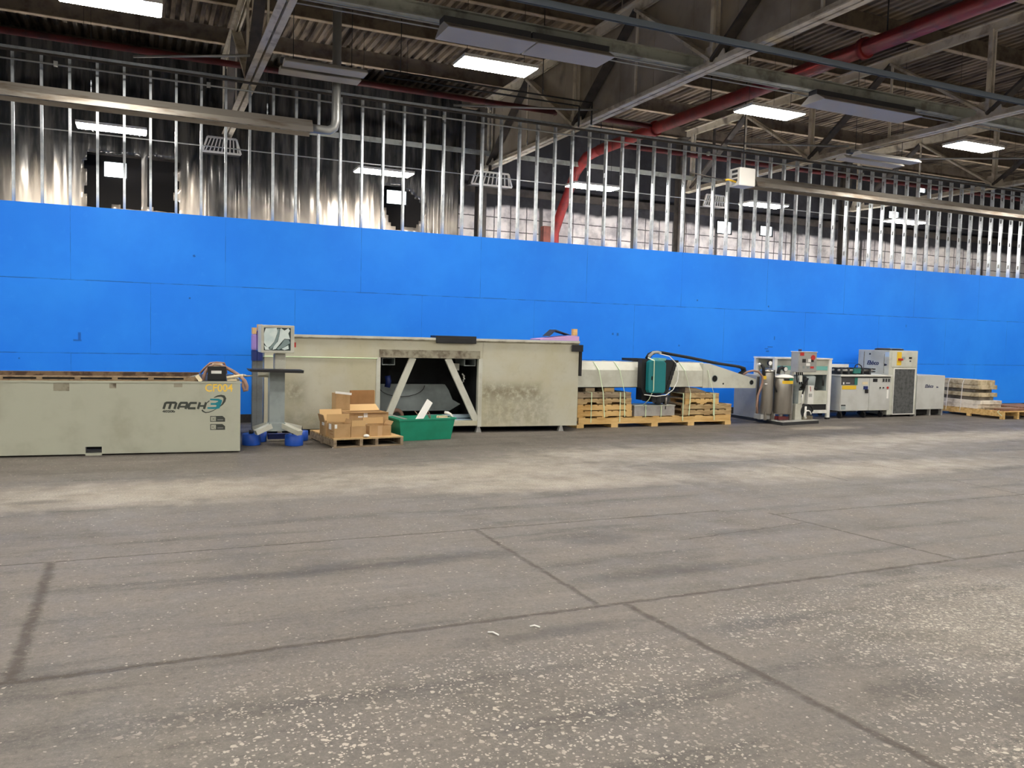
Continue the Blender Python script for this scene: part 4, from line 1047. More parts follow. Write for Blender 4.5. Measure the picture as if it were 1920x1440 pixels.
o = thing('cardboard_sheet', 'flat brown board standing at the back of the pallet leaning on the machine', 'cardboard sheet', tuple(F @ Vector((p[0], .46, PT))), math.radians(6))
MB(True).box(0, q[0]-p[0], 0, .03, 0, p[1]-PT).build('board', 'carddark', o); MB(True).box(q[0]-p[0]+.0005, q[0]-p[0]+.012, .0, .03, 0, p[1]-PT-.01).build('edge_strip', 'card', o)
for (px, py), lab in (((687, 820), 'crumpled white paper lying at the front edge of the box pallet'),):
    p = pL(px, py, F, -.57); w_ = F @ Vector((p[0], -.57, PT))
    tag(MB().lathe(w_.x, w_.y, [(.01, PT), (.05, PT+.012), (.035, PT+.035), (.005, PT+.045)], 7).build('paper_scrap', 'label'), lab, 'paper scrap')
for (px, py), a_, ln, lab, m in (((628, 840), .6, .10, 'short white scrap on the floor in front of the box pallet', 'label'), ((925, 1190), -1.0, .075, 'white strip of scrap lying on the floor in the foreground, left one', 'label'), ((1003, 1177), -.6, .06, 'white strip of scrap lying on the floor in the foreground, right one', 'label')):
    x, y = pZ(px, py, 0)
    dx, dy = math.cos(a_)*ln/2, math.sin(a_)*ln/2
    tag(MB().tube([(x-dx, y-dy, .006), (x, y+.006, .012), (x+dx, y+dy, .006)], .005, 6).build('floor_scrap', m), lab, 'scrap')
# ---- green bin and what sticks out of it
t = thing('plastic_bin', 'open green plastic bin full of scrap in front of the braced bay', 'bin', (3.70, 12.53, 0), math.radians(8))
F = FR[t.name]
bw_, bd_, bh_ = .92, .44, .345
b = MB(True); th = .012
def ring(z, off): return [(-off, -off, z), (bw_+off, -off, z), (bw_+off, bd_+off, z), (-off, bd_+off, z)]
lv = [ring(0, -.02), ring(bh_, .03), ring(bh_, .03-th), ring(.015, -.02-th)]
V = [[b.bm.verts.new(p) for p in r] for r in lv]
for A, B in zip(V, V[1:]):
    for k in range(4): b.bm.faces.new((A[k], A[(k+1) % 4], B[(k+1) % 4], B[k]))
b.bm.faces.new(V[0][::-1]); b.bm.faces.new(V[3]); b.build('tub', 'green', t)
f = MB(True); o_ = .045
f.box(-o_, bw_+o_, -o_, -.0305, bh_-.02, bh_+.006).box(-o_, bw_+o_, bd_+.0305, bd_+o_, bh_-.02, bh_+.006).box(-o_, -.0305, -.0305, bd_+.0305, bh_-.02, bh_+.006).box(bw_+.0305, bw_+o_, -.0305, bd_+.0305, bh_-.02, bh_+.006); f.build('rim', 'green', t)
def B_(px, py, yl): x, z = pL(px, py, F, yl); v = F @ Vector((x, yl, z)); return v.x, v.y, v.z
a, b2 = B_(786, 786, .16), B_(806, 752, .22)
a = Vector(a); b2 = Vector(b2); a0 = a-(b2-a)*.5
o = MB().bar(a0, b2, .11, .03, (0, 1, 0)); o.bevel(.008); o = tag(o.build('white_board', 'whiteplastic'), 'white plastic board sticking up at a slant out of the green bin', 'board')
tag(MB().bar(B_(726, 776, .2), B_(762, 786, .2), .06, .02).build('grey_strip', 'steelgrey'), 'grey strip lying across the left corner of the green bin', 'strip')
for k, (pa, pb, lab) in enumerate((((820, 781), (838, 781), 'left tan foam scrap at the top of the green bin'), ((826, 785), (850, 784), 'right tan foam scrap at the top of the green bin'))):
    a, b2 = B_(*pa, .25-.12*k), B_(*pb, .25-.12*k); tag(MB().bar((a[0], a[1], a[2]-.03), (b2[0], b2[1], b2[2]-.03), .08, .09).bevel(.01).build('foam_scrap', 'tan'), lab, 'foam scrap', 'foam scraps in the bin')
MB_ = MB().tube([B_(*p, .2) for p in ((834, 773), (840, 774), (845, 777), (848, 782), (848, 790))], .022, 10)
tag(MB_.build('white_hose', 'whiteplastic'), 'bent white hose end poking out of the right side of the green bin', 'hose')
MB_ = MB().tube([B_(*p, .24) for p in ((800, 763), (802, 770), (806, 777), (808, 790))], .008, 6).tube([B_(*p, .26) for p in ((796, 772), (803, 778), (808, 790))], .008, 6).tube([B_(*p, .3) for p in ((778, 771), (784, 778), (792, 790))], .007, 6)
tag(MB_.build('wire_tangle', 'hose'), 'tangle of thin wires rising beside the slanted white board', 'wires')
bl = MB()
rr = random.Random(5)
for k in range(9):
    x_ = .08+.092*k; bl.box(x_-.05, x_+.06, .05+.1*rr.random(), .38, .05, .2+.08*rr.random())
bl.bm.transform(F); bl_ = bl.build('scrap_heap', 'steelgrey'); bl_['kind'] = 'stuff'; tag(bl_, 'jumble of grey scrap filling the green bin below the rim', 'scrap')

# ================================================================== BEAM ON PALLETS
YBm = 13.72
t = thing('shipping_skid', 'long new pine skid with block feet under the strapped gantry beam', 'skid', (9.2, 14.1, 0))
for (ya, yb) in ((13.62, 13.66), (14.15, 14.19), (14.7, 14.74)):
    MB().box(7.46, 10.98, ya, yb, .07, .18).build('runner', 'pine', t)
for k, px in enumerate((1076, 1152, 1227, 1295, 1364)):
    x = pY(px, 800, 13.63)[0] if k else 7.5
    MB().box(x-.075, x+.075, 13.622, 14.74, 0, .0695).build('foot_block', 'pine', t)
for xa, xb in ((7.46, 7.6), (7.85, 8.02), (8.3, 8.42), (8.68, 8.85), (9.1, 9.24), (9.55, 9.72), (10.1, 10.28), (10.6, 10.98)):
    MB().box(xa, xb, 13.615, 14.74, .1805, .20).build('deck_board', 'pine', t)
Z0 = .201
for k in range(4):
    m = ('pine', 'pine', 'oldwood', 'greywood')[k]
    pallet('pallet under the left part of the gantry beam, %s of four from the bottom' % ORD[k], 'pallet stack under the left part of the beam', 7.44, 8.63-.01*k, 13.64, 14.7, Z0+k*.117, .116, m, 8, k == 2)
ZL = Z0+4*.117
for k in range(4):
    xa, xb = ((9.80, 11.0), (9.80, 11.0), (9.86, 10.68), (9.86, 10.68))[k]
    pallet('pallet under the right part of the gantry beam, %s of four from the bottom' % ORD[k], 'pallet stack under the right part of the beam', xa, xb, 13.64, 14.7, Z0+k*.11, .109, ('oldwood', 'oldwood', 'pine', 'oldwood')[k], 7, k == 2)
ZRt = Z0+4*.11
b = MB()
p, q = pY(1178, 757, 13.66), pY(1256, 785, 13.66)
t = thing('steel_crate', 'grey steel crate strapped on the skid under the teal carriage', 'crate', (9.2, 13.9, Z0))
MB().box(8.70, 9.63, 13.66, 14.1, Z0, .395).bevel(.006).build('body', 'concreteblk', t)
MB().box(8.69, 9.64, 13.65, 14.11, .3955, .412).build('lid', 'beige', t)
for xx in (8.95, 9.40): MB().box(xx, xx+.02, 13.652, 13.6595, .33, .39).build('latch', 'darkin', t)
for k, (pa, pb, lab) in enumerate((((1096, 724), (1113, 735), 'left wood block wedged between the pallets and the gantry beam'), ((1131, 724), (1150, 735), 'right wood block wedged between the left pallets and the gantry beam'))):
    a, c_ = pY(*pa, 13.8), pY(*pb, 13.8)
    tag(MB().box(a[0], c_[0], 13.76, 14.3, ZL, .751).bevel(.008).build('wood_block', ('greywood', 'oldwood')[k]), lab, 'wood block', 'wood blocks under the beam')
a, c_ = pY(1284, 728, 13.8), pY(1322, 737, 13.8)
tag(MB().prism([(a[0], ZRt), (c_[0], ZRt), (c_[0], ZRt+.025), (a[0]+.25, .74), (a[0], .745)], 'y', 13.78, 14.3).build('wood_block', 'greywood'), 'split wood wedge between the right hand pallets and the gantry beam', 'wood block', 'wood blocks under the beam')
# the beam itself
t = thing('gantry_beam', 'pale grey gantry beam with a tapered arm strapped on pallets', 'gantry beam', (9.5, 14.0, .766))
prof = [(YBm, .766), (YBm, 1.09), (YBm+.13, 1.245), (YBm+.6, 1.245), (YBm+.6, .766)]
MB().prism(prof, 'x', 7.30, 9.20).build('left_section', 'beige', t)
MB().prism(prof, 'x', 9.21, 10.42).build('right_section', 'beige', t)
e = .004
xa = pY(1318, 690, YBm)[0]; xt = pY(1417, 711, YBm)
xs2 = pY(1325, 681, YBm)
arm = [(xa, .745), (xt[0], .735), (xt[0], xt[1]), (xs2[0]+.06, 1.235), (xa, 1.235)]
MB().prism(arm, 'y', YBm-.01, YBm+.5).build('tapered_arm', 'beige', t)
for (px, py, r) in ((1340, 710, .068), (1409, 717, .052), (1356, 719.5, .018)):
    x, z = pY(px, py, YBm-.01); 
    MB().cyl((x, YBm-.0125, z), (x, YBm-.0101, z), r, 28).build('bore', 'hole', t)
    if r > .05: MB().tube([(x+r*math.cos(2*math.pi*k/28), YBm-.012, z+r*math.sin(2*math.pi*k/28)) for k in range(29)], .006, 6).build('bore_ring', 'greyblue', t)
MB().box(7.32, 9.08, YBm+.02, YBm+.58, .752, .7655).build('guide_rail', 'darkin', t)
MB().box(8.86, 9.09, YBm-.02, YBm+.05, 1.2455, 1.262).build('top_plate', 'whitepaint', t)
MB().box(8.9, 9.0, YBm-.05, YBm-.0005, .74, .765).build('bracket', 'whitepaint', t)
# carriage with bellows and teal cover
yb_, yt_ = YBm-.14, YBm-.26
k0x, k1x, k2x = pY(1203, 700, yb_)[0], pY(1270, 676, yb_)[0], pY(1253, 738, yb_)[0]
kz = pY(1262, 676, yb_)[1]; kb = pY(1240, 739, yb_)[1]
MB().prism([(k0x+.06, kb), (k2x-.03, kb), (k2x, kb+.08), (k1x, kz-.03), (k1x, kz), (k0x, kz+.02), (k0x, kb+.12)], 'y', yb_, YBm-.0005).build('carriage_body', 'dark', t)
MB().prism([(9.05, 1.2455), (9.72, 1.2455), (9.72, kz), (9.05, kz+.02)], 'y', YBm+.0, YBm+.6).build('carriage_top', 'dark', t)
b = MB()
sl = (k1x-k2x)/(kz-.03-kb-.08)
for k in range(6):
    z_ = kb+.10+.088*k; xx = k2x+sl*(z_-kb-.08)
    b.prism([(xx-.06, z_), (xx, z_), (xx+.012, z_+.04), (xx+.02, z_+.08), (xx-.06, z_+.08)], 'y', yb_-.012, yb_-.0005)
b.build('bellows', 'rubber', t)
t0x, t1x = pY(1217, 700, yt_)[0], pY(1249, 700, yt_)[0]
tz, tb = pY(1230, 676, yt_)[1], pY(1230, 737, yt_)[1]
tp = [(t0x, tb+.06), (t0x+.03, tb), (t1x-.03, tb-.005), (t1x, tb+.05), (t1x, tz-.05), (t1x-.05, tz), (t0x+.05, tz+.005), (t0x, tz-.03)]
b = MB().prism(tp, 'y', yt_, yb_-.0005); b.bevel(.02, 2); cov = b.build('teal_cover', 'teal', t)
MB().prism([(t0x+.19, tz+.003), (t1x-.02, tz), (t1x, tz+.045), (t0x+.21, tz+.05)], 'y', yt_+.005, YBm-.05).build('cover_top', 'teal2', cov)
x_, z_ = pY(1222.5, 709, yt_-.004); MB().box(x_-.012, x_+.012, yt_-.008, yt_-.0005, z_-.035, z_+.035).build('latch', 'hole', cov)
b = MB().box(9.1, 9.5, YBm-.05, YBm+.3, .47, .60).box(8.95, 9.08, YBm+.1, YBm+.3, .5, .745).cyl((9.25, YBm-.02, .43), (9.25, YBm-.02, .60), .06, 14).cyl((9.43, YBm-.02, .43), (9.43, YBm-.02, .60), .045, 14)
b.build('drive_head', 'darkin', t)
MB().cyl((9.40, YBm-.08, .42), (9.40, YBm-.08, .56), .02, 8).build('cutting_nozzle', 'stain', t)
MB().box(8.72, 9.06, YBm+.15, YBm+.5, 1.263, 1.315).build('cable_tray', 'dark', t)
# cable chain lying along the top
yc = YBm+.25
pts = [pY(px, py, yc) for px, py in ((1214, 672), (1219, 664), (1228, 660), (1240, 661), (1290, 670), (1343, 681), (1383, 687), (1393, 690), (1395, 696), (1388, 701))]
b = MB()
for dy in (-.05, 0, .05): b.tube([(x, yc+dy, z) for x, z in pts], .026, 8)
b.build('cable_chain', 'rubber', t)
pts = [pY(px, py, yc) for px, py in ((1212, 674), (1213, 667), (1220, 661), (1228, 660), (1234, 662))]
MB().tube([(x, yc-.09, z) for x, z in pts], .03, 10).build('corrugated_hose', 'steelgrey', t)
pts = [pY(px, py, YBm-.3) for px, py in ((1236, 663), (1255, 668), (1268, 681), (1272, 700), (1270, 715), (1262, 731), (1248, 741), (1230, 743), (1208, 740))]
MB().tube([(x, YBm-.3, z) for x, z in pts], .009, 6).build('white_cable', 'whiteplastic', t)
# straps
def strap(px0, px1, px2, zt, zb, label, x_shift=0):
    xa = pY(px0, 678, YBm+.13)[0]; xb = pY(px1, 735, 13.63)[0]; xc = pY(px2, 785, 13.61)[0]
    P = [(xa-.02, YBm+.55, 1.2515), (xa, YBm+.125, 1.2515), (xa+.05, YBm-.018, 1.09), (xb, 13.61, zt), (xc, 13.605, zb)]
    b = MB()
    for a, c_ in zip(P, P[1:]): b.bar(a, c_, .02, .004)
    tag(b.build('packing_strap', 'strap'), label, 'strap', 'pale green packing straps')
strap(1112, 1130, 1133, ZL+.004, .2, 'pale green strap over the gantry beam, leftmost over the left pallets')
strap(1151, 1170, 1171, ZL+.004, .2, 'pale green strap over the gantry beam, right one over the left pallets')
strap(1273, 1294, 1291, ZRt+.004, .2, 'pale green strap over the gantry beam just right of the black bellows')
strap(1316, 1337, 1337, ZRt+.004, .2, 'pale green strap over the start of the tapered arm')
for px, z1, lab in ((1109, ZL, 'short pale green strap down the left pallets, left one'), (1163, ZL, 'short pale green strap down the left pallets, right one'), (1281, ZRt, 'short pale green strap down the right pallets, left one'), (1340, ZRt, 'short pale green strap down the right pallets, right one')):
    x = pY(px, 760, 13.6)[0]; b = MB().bar((x, 13.604, z1), (x, 13.604, .1), .018, .004, (0, 1, 0)).bar((x, 13.604, z1+.003), (x, 14.0, z1+.003), .018, .004)
    tag(b.build('packing_strap', 'strap'), lab, 'strap', 'pale green packing straps')
for px, lab in ((1211, 'pale green strap round the grey steel crate, left one'), (1240, 'pale green strap round the grey steel crate, right one')):
    x = pY(px, 770, 13.64)[0]; b = MB().bar((x, 13.645, .416), (x, 13.645, .1), .018, .004, (0, 1, 0)).bar((x, 13.645, .416), (x, 14.1, .416), .018, .004)
    tag(b.build('packing_strap', 'strap'), lab, 'strap', 'pale green packing straps')
xa, za = pY(1227, 676, YBm-.27)
b = MB()
P = [(xa-.07, YBm-.15, tz+.05), (xa, YBm-.268, tz), (xa+.005, YBm-.27, tb+.06), (xa-.05, YBm-.2, .53), (xa-.08, YBm-.05, .415), (xa-.08, YBm+.05, .4145)]
for a, c_ in zip(P, P[1:]): b.bar(a, c_, .018, .004, (0, 1, 0))
tag(b.build('packing_strap', 'strap'), 'pale green strap down the middle of the teal carriage cover', 'strap', 'pale green packing straps')

# ================================================================== PUMP SKID
t = thing('skid_plate', 'flat grey steel skid plate carrying the stainless filter tanks', 'skid', (12.5, 13.8, 0))
sk = [(11.98, 13.22), (13.14, 13.42), (13.10, 13.98), (12.47, 13.95), (12.47, 14.95), (12.06, 14.95)]
b = MB(); b.prism([(x, y) for x, y in sk], 'z', .062, .075); b.build('plate', 'steelgrey', t)
b = MB()
for (a, c_) in zip(sk, sk[1:]+sk[:1]): b.bar((a[0], a[1], .031), (c_[0], c_[1], .031), .012, .06)
b.build('edge_angle', 'darkin', t)
ZP = .0755
def filt(cx, cy, r, zb, zt, label, plate):
    t = thing('filter_tank', label, 'filter tank', (cx, cy, ZP))
    MB().lathe(cx, cy, [(r*.96, zb), (r, zb+.02), (r, zt-.05), (r*.96, zt-.02)], 32).build('shell', 'stain', t)
    MB().lathe(cx, cy, [(r*1.06, zt-.0195), (r*1.08, zt), (r*1.02, zt+.012), (r*.7, zt+.045), (r*.25, zt+.06), (.001, zt+.062)], 32).build('lid', 'whitepaint' if r > .18 else 'stain', t)
    for k in range(4 if plate is None else 4):
        a = math.pi/4+k*math.pi/2; MB().box(cx+r*.85*math.cos(a)-.025, cx+r*.85*math.cos(a)+.025, cy+r*.85*math.sin(a)-.025, cy+r*.85*math.sin(a)+.025, ZP, zb+.05).build('leg', 'stain', t)
    gx, gy, gz = cx+.02, cy-.03, zt+.062
    MB().tube([(gx, gy, gz), (gx, gy, gz+.06)], .014, 8).build('gauge_stem', 'stain', t)
    g = MB().cyl((gx, gy-.03, gz+.10), (gx, gy+.01, gz+.10), .055, 18).build('pressure_gauge', 'dark', t)
    MB().cyl((gx, gy-.034, gz+.10), (gx, gy-.0305, gz+.10), .045, 18).build('gauge_dial', 'label', g)
    return t
# tall narrow tank
ax, az = pY(1442, 697, 13.72); ax0 = pY(1432, 720, 13.6)[0]; ax1 = pY(1452, 720, 13.6)[0]
rA = (ax1-ax0)/2; cxA = (ax0+ax1)/2
t = filt(cxA, 13.6+rA*.5, rA, .20, 1.10, 'narrow stainless filter tank at the left of the skid', 1)
yA = 13.6-rA*.5
x, z = pY(1433, 708, yA-.005); MB().box(x-.03, x+.05, yA-.012, yA-.002, z-.035, z+.035).build('yellow_label', 'yellow', t)
MB().box(x+.02, x+.08, yA-.012, yA-.002, z-.14, z-.12).build('white_label', 'label', t)
MB().box(cxA-rA*1.3, cxA+rA*1.1, 13.62-.02, 13.6+rA*1.5, ZP+.02, .195).build('base_box', 'steelgrey', t)
b = MB()
x, z = pY(1433, 690, 13.6); b.tube([(x, 13.6, z-.18), (x, 13.62, z), (x-.05, 13.62, z+.06)], .035, 10).tube([(x-.02, 13.62, z+.04), (x-.16, 13.6, z+.09)], .02, 8)
b.build('inlet_valve', 'darkin', t)
x2, z2 = pY(1421, 683, 13.6); MB().tube([(x-.12, 13.6, z+.075), (x2-.0, 13.6, z2)], .028, 8).build('handle_grip', 'whiteplastic', t)
MB().tube([pY(px, py, 13.55)[:1]+(13.55,)+pY(px, py, 13.55)[1:] for px, py in ((1452, 694), (1452, 704), (1451, 716), (1453, 727), (1456, 735))], .016, 8).build('black_hose', 'rubber', t)
# wide tank
bx0 = pY(1456, 740, 13.55)[0]; bx1 = pY(1485, 740, 13.55)[0]; rB = (bx1-bx0)/2; cxB = (bx0+bx1)/2
t = filt(cxB, 13.62, rB, .21, .98, 'wide stainless filter tank with a domed lid and yellow sticker', 2)
yB = 13.62-rB
a0 = pY(1460, 711, yB); a1 = pY(1481, 719, yB)
def wrap(nm, z0, z1, am, ax_, m, r_=rB+.002):
    b = MB(); n = 10; pts = []
    for k in range(n+1):
        a = am+(ax_-am)*k/n; pts.append((cxB+r_*math.sin(a), 13.62-r_*math.cos(a)))
    q = [(cxB+(r_+.002)*math.sin(am+(ax_-am)*k/n), 13.62-(r_+.002)*math.cos(am+(ax_-am)*k/n)) for k in range(n+1)]
    b.prism(pts+q[::-1], 'z', z0, z1); b.build(nm, m, t)
wrap('yellow_sticker', a1[1]-.01, a1[1]+.055, -.75, .75, 'yellow'); wrap('green_sticker', a1[1]+.056, a1[1]+.11, .0, .75, 'green'); wrap('black_sticker', a1[1]+.056, a1[1]+.10, -.6, -.05, 'dark')
b = MB()
for k in range(2):
    b.box(cxB-.22, cxB+.05, 13.44+.1*k, 13.47+.1*k, .09, .16)
b.build('red_caution_tape', 'reddark', t)
x, z = pY(1463, 691, 13.6); MB().tube([(x-.05, 13.6, z-.11), (x-.03, 13.6, z), (x+.06, 13.6, z+.02)], .04, 10).build('valve', 'dark', t)
# hose from the beam end into the narrow tank
tag(MB().tube([(pY(px, py, 13.5)[0], 13.5, pY(px, py, 13.5)[1]) for px, py in ((1394, 702), (1402, 697), (1412, 695), (1422, 697), (1429, 705), (1430, 716), (1426, 728), (1421, 742), (1419, 760), (1420, 775))], .022, 10).build('brown_hose', 'hose'), 'brown hose arching from the end of the tapered arm down beside the narrow tank', 'hose')
# pump with flywheel guard
px0 = pY(1506, 768, 13.5)
t = thing('pump', 'small pump with a round guard standing on the right part of the skid', 'pump', (12.88, 13.6, ZP))
cx, cz = 12.90, .25
MB().cyl((cx, 13.52, cz), (cx, 13.70, cz), .155, 24).build('guard', 'darkin', t)
MB().tube([(cx+.15*math.cos(math.pi*k/12), 13.505, cz+.15*math.sin(math.pi*k/12)) for k in range(13)], .012, 6).build('guard_rim', 'rubber', t)
MB().box(12.80, 13.05, 13.50, 13.72, ZP, .16).build('motor_foot', 'grime', t)
MB().tube([(cx+.09*math.cos(2*math.pi*k/20), 13.495, cz-.06+.08*math.sin(2*math.pi*k/20)) for k in range(15)], .014, 8).build('white_loop', 'whiteplastic', t)
MB().tube([(12.84, 13.50, .36), (12.84, 13.50, .10)], .022, 8).build('white_pipe', 'whitepaint', t)
MB().tube([(12.70, 13.62, .10), (12.72, 13.62, .22), (12.76, 13.62, .3)], .05, 10).build('fitting', 'hose', t)
# control box on its post
xm, zt = pY(1498, 660, 13.42); xr, zb = pY(1531, 699, 13.42); xr = pY(1531, 680, 13.42)[0]
t = thing('control_box', 'grey electrical control box on a post above the skid with red and white buttons', 'control box', (12.7, 13.55, ZP))
zb = pY(1515, 698, 13.42)[1]
hx = xm
MB().box(xm, xr, 13.42, 13.64, zb, zt).bevel(.008).build('enclosure', 'steelgrey', t)
MB().box(xm-.008, xr+.008, 13.405, 13.65, zt+.0005, zt+.012).build('rain_cap', 'whitepaint', t)
dr = MB().box(xm+.012, xr-.012, 13.408, 13.4195, zb+.015, zt-.015).build('door', 'steelgrey', t)
def btn(px0, py0, px1, py1, m, nm, rnd=False):
    a, c_ = pY(px0, py0, 13.40), pY(px1, py1, 13.40)
    if rnd: MB().cyl(((a[0]+c_[0])/2, 13.39, (a[1]+c_[1])/2), ((a[0]+c_[0])/2, 13.4075, (a[1]+c_[1])/2), abs(c_[0]-a[0])/2, 14).build(nm, m, dr)
    else: MB().box(a[0], c_[0], 13.402, 13.4075, c_[1], a[1]).build(nm, m, dr)
btn(1501, 661, 1508, 667, 'red', 'red_sticker'); btn(1505, 673, 1511, 680, 'dark', 'display'); btn(1516, 673, 1521, 679, 'label', 'white_label')
btn(1521, 667, 1528, 674, 'red', 'red_button', True); btn(1521, 674, 1526, 679, 'dark', 'switch'); btn(1520, 687, 1526, 691, 'red', 'red_label')
btn(1512, 681, 1519, 686, 'label', 'white_label'); btn(1506, 686, 1509, 691, 'greyblue', 'selector'); btn(1514, 687, 1517, 691, 'greyblue', 'selector')
xp = pY(1486, 740, 13.86)[0]
MB().box(xm-.015, xm+.045, 13.585, 13.635, ZP, zb-.0005).build('post', 'steelgrey', t)
MB().tube([(xm+.15, 13.55, zt+.0125), (xm+.15, 13.55, zt+.06)], .035, 10).build('beacon', 'darkblue', t)
for px, py in ((1490, 0), ):
    b = MB()
    for k in range(4): b.tube([(xm+.09+.05*k, 13.56, zb-.002), (xm+.08+.055*k, 13.53, zb-.14), (xm+.07+.07*k, 13.5, zb-.22-.04*k)], .014, 6)
    b.build('cable', 'rubber', t)
# white filter housing and small boxes hanging below
x0_, z0_ = pY(1514, 760, 13.5); x1_, z1_ = pY(1527, 723, 13.5)
o = thing('dosing_box', 'slim white box with a label standing on the pump in front of the cream tray', 'box', ((x0_+x1_)/2, 13.55, z0_))
MB().box(x0_, x1_-.005, 13.5, 13.6, .406, z1_).bevel(.006).build('case', 'whitepaint', o)
MB().box(x0_+.02, x0_+.11, 13.495, 13.4995, .56, .63).build('label', 'steelgrey', o)
MB().tube([(x0_+.05, 13.495, z1_-.02), (x0_+.07, 13.495, z1_-.12)], .006, 6).build('red_tag', 'red', o)
o = thing('mixing_pump_head', 'dark pump head with purple grey housing below the control box', 'pump', (12.72, 13.62, .42))
MB().lathe(12.70, 13.66, [(.05, .408), (.06, .42), (.06, .75), (.1, .78), (.14, .84), (.14, 1.0), (.1, 1.02)], 18).build('housing', 'greyblue', o)
MB().lathe(12.92, 13.68, [(.05, .72), (.09, .78), (.09, .92), (.05, .99)], 16).build('motor', 'darkin', o)
MB().box(12.60, 12.78, 13.54, 13.72, ZP, .4075).build('stand', 'beige', o)
MB().box(12.64, 12.71, 13.50, 13.535, .88, 1.02).build('white_module', 'whitepaint', o)
MB().tube([(12.78, 13.56, .55), (12.79, 13.53, .7), (12.84, 13.53, .85), (12.92, 13.55, .95)], .018, 8).build('black_hose', 'rubber', o)
MB().tube([(12.755, 13.52, .62), (12.755, 13.52, .408)], .014, 8).build('white_tube', 'whiteplastic', o)
# ---- grey cabinet behind the filter tanks
t = thing('pump_cabinet', 'dull grey cabinet with dark lettering on its side behind the arm end', 'cabinet', (12.25, 14.55, ZP))
MB().box(12.06, 12.44, 14.16, 14.88, ZP, .985).bevel(.008).build('case', 'steelgrey', t)
MB().box(12.08, 12.43, 14.152, 14.1595, .11, .95).build('shaded_front', 'fixdark', t)  # dark panel paints in the shade on the cabinet's front face
y_, z_ = pX(1384, 738, 12.05)
text('Ebbco', .12, 'navy', t, (12.058, 14.72, .70), 'lettering', rz=-math.pi/2, shear=.25, bold=.003, sx=1.3, local=False)
# ================================================================== WHITE FRAMED ENCLOSURE
t = thing('framed_enclosure', 'white framed open enclosure with a teal stripe and cream tray behind the control box', 'enclosure', (13.3, 14.5, 0))
e0, e1, ey0, ey1, ez = 12.50, 14.14, 14.12, 14.78, 1.37
for (xa, ya) in ((e0, ey0), (e1-.08, ey0), (e0, ey1-.06), (e1-.08, ey1-.06)):
    MB().box(xa, xa+.08, ya, ya+.06, .0405, ez-.031).build('leg', 'whitepaint', t)
    MB().box(xa-.005, xa+.085, ya-.005, ya+.065, 0, .04).build('foot', 'dark', t)
MB().box(e0-.01, e1+.01, ey0-.01, ey1+.01, ez-.03, ez).build('top_panel', 'whitepaint', t)
MB().box(e0+.0805, e1-.0805, ey0+.01, ey0+.05, .14, .21).build('bottom_bar', 'whitepaint', t)
MB().box(e0+.0805, e1-.0805, ey0+.052, ey0+.068, 1.0, ez-.031).build('upper_panel', 'beige', t)
MB().box(e1-.079, e1-.07, ey0+.0605, ey1-.0605, .34, ez-.031).build('side_panel', 'greyblue', t)
MB().box(e0+.0805, e1-.0805, ey1-.04, ey1-.03, .34, ez-.031).build('back_panel', 'beige', t)
MB().box(e0+.0805, e1-.0805, ey0+.044, ey0+.0515, 1.10, 1.19).build('teal_stripe', 'teal2', t)
MB().box(e0+.0805, e1-.0805, ey1-.052, ey1-.0405, .7, .95).build('lower_panel', 'greyblue', t)
MB().box(e0+.0805, e1-.0805, ey0+.02, ey1-.08, .34, .64).build('cream_tray', 'beige', t)
MB().box(e0+.0805, e1-.0805, ey0+.04, ey1-.1, .2105, .3395).build('motor_bay', 'dark', t)
hp = MB(); 
hp.lathe(13.62, 14.42, [(.18, .655), (.24, .70), (.26, .95), (.2, .99), (.001, 1.0)], 20); hp.build('hopper', 'greyblue', t)
MB().tube([(13.35, 14.3, .655), (13.5, 14.2, .70), (13.75, 14.25, .72), (13.9, 14.3, .66)], .03, 8).build('rag', 'darkin', t)
MB().tube([(13.98, 14.2, .75), (13.97, 14.2, .98)], .02, 8).build('black_handle', 'dark', t)
# ================================================================== WHEELED PUMP CABINET
t = thing('wheeled_cabinet', 'light grey two door machine cabinet on castors with valves on top', 'cabinet', (15.3, 14.6, 0))
c0, c1, cy0, cy1, cz0, cz1 = 14.5, 16.05, 14.2, 15.0, .17, .965
MB().box(c0, c1, cy0, cy1, cz0, cz1).bevel(.01).build('case', 'cabinet', t)
MB().box(c0-.02, c1+.03, cy0-.03, cy1+.01, cz1+.0005, 1.0).build('lid', 'whitepaint', t)
MB().box(c0+.01, c1, cy0-.012, cy0-.0005, cz1-.03, cz1-.008).build('lid_shadow_gap', 'dark', t)
xs_ = pY(1629, 730, cy0)[0]
d1 = MB().box(c0+.015, xs_-.006, cy0-.012, cy0-.0005, cz0+.01, cz1-.035).build('door', 'cabinet', t)
d2 = MB().box(xs_+.006, c1-.01, cy0-.012, cy0-.0005, cz0+.01, cz1-.035).build('door', 'cabinet', t)
def cb(px0, py0, px1, py1, m, nm, par, dy=.004, yy=None):
    yy = (cy0-.0125) if yy is None else yy
    a, c_ = pY(px0, py0, yy), pY(px1, py1, yy)
    return MB().box(a[0], c_[0], yy-dy, yy, c_[1], a[1]).build(nm, m, par)
cb(1578, 708, 1602, 722, 'fixdark', 'name_plate', d1); cb(1602, 708, 1607.5, 722, 'tealdk', 'teal_plate', d1); cb(1579, 723, 1605, 730, 'yellow', 'yellow_sticker', d1)
x, z = pY(1580, 719, cy0-.017); MB().box(x+.01, x+.05, cy0-.0185, cy0-.017, z-.02, z+.03).build('white_mark', 'label', d1); MB().box(x+.1, x+.22, cy0-.0185, cy0-.017, z-.0, z+.015).build('white_mark', 'label', d1)
cb(1617, 716, 1627, 721, 'tan', 'caution_label', d1); cb(1619, 724, 1626, 730, 'darkblue', 'disconnect_switch', d1, .02); cb(1622, 730, 1626, 737, 'dark', 'switch_handle', d1, .03)
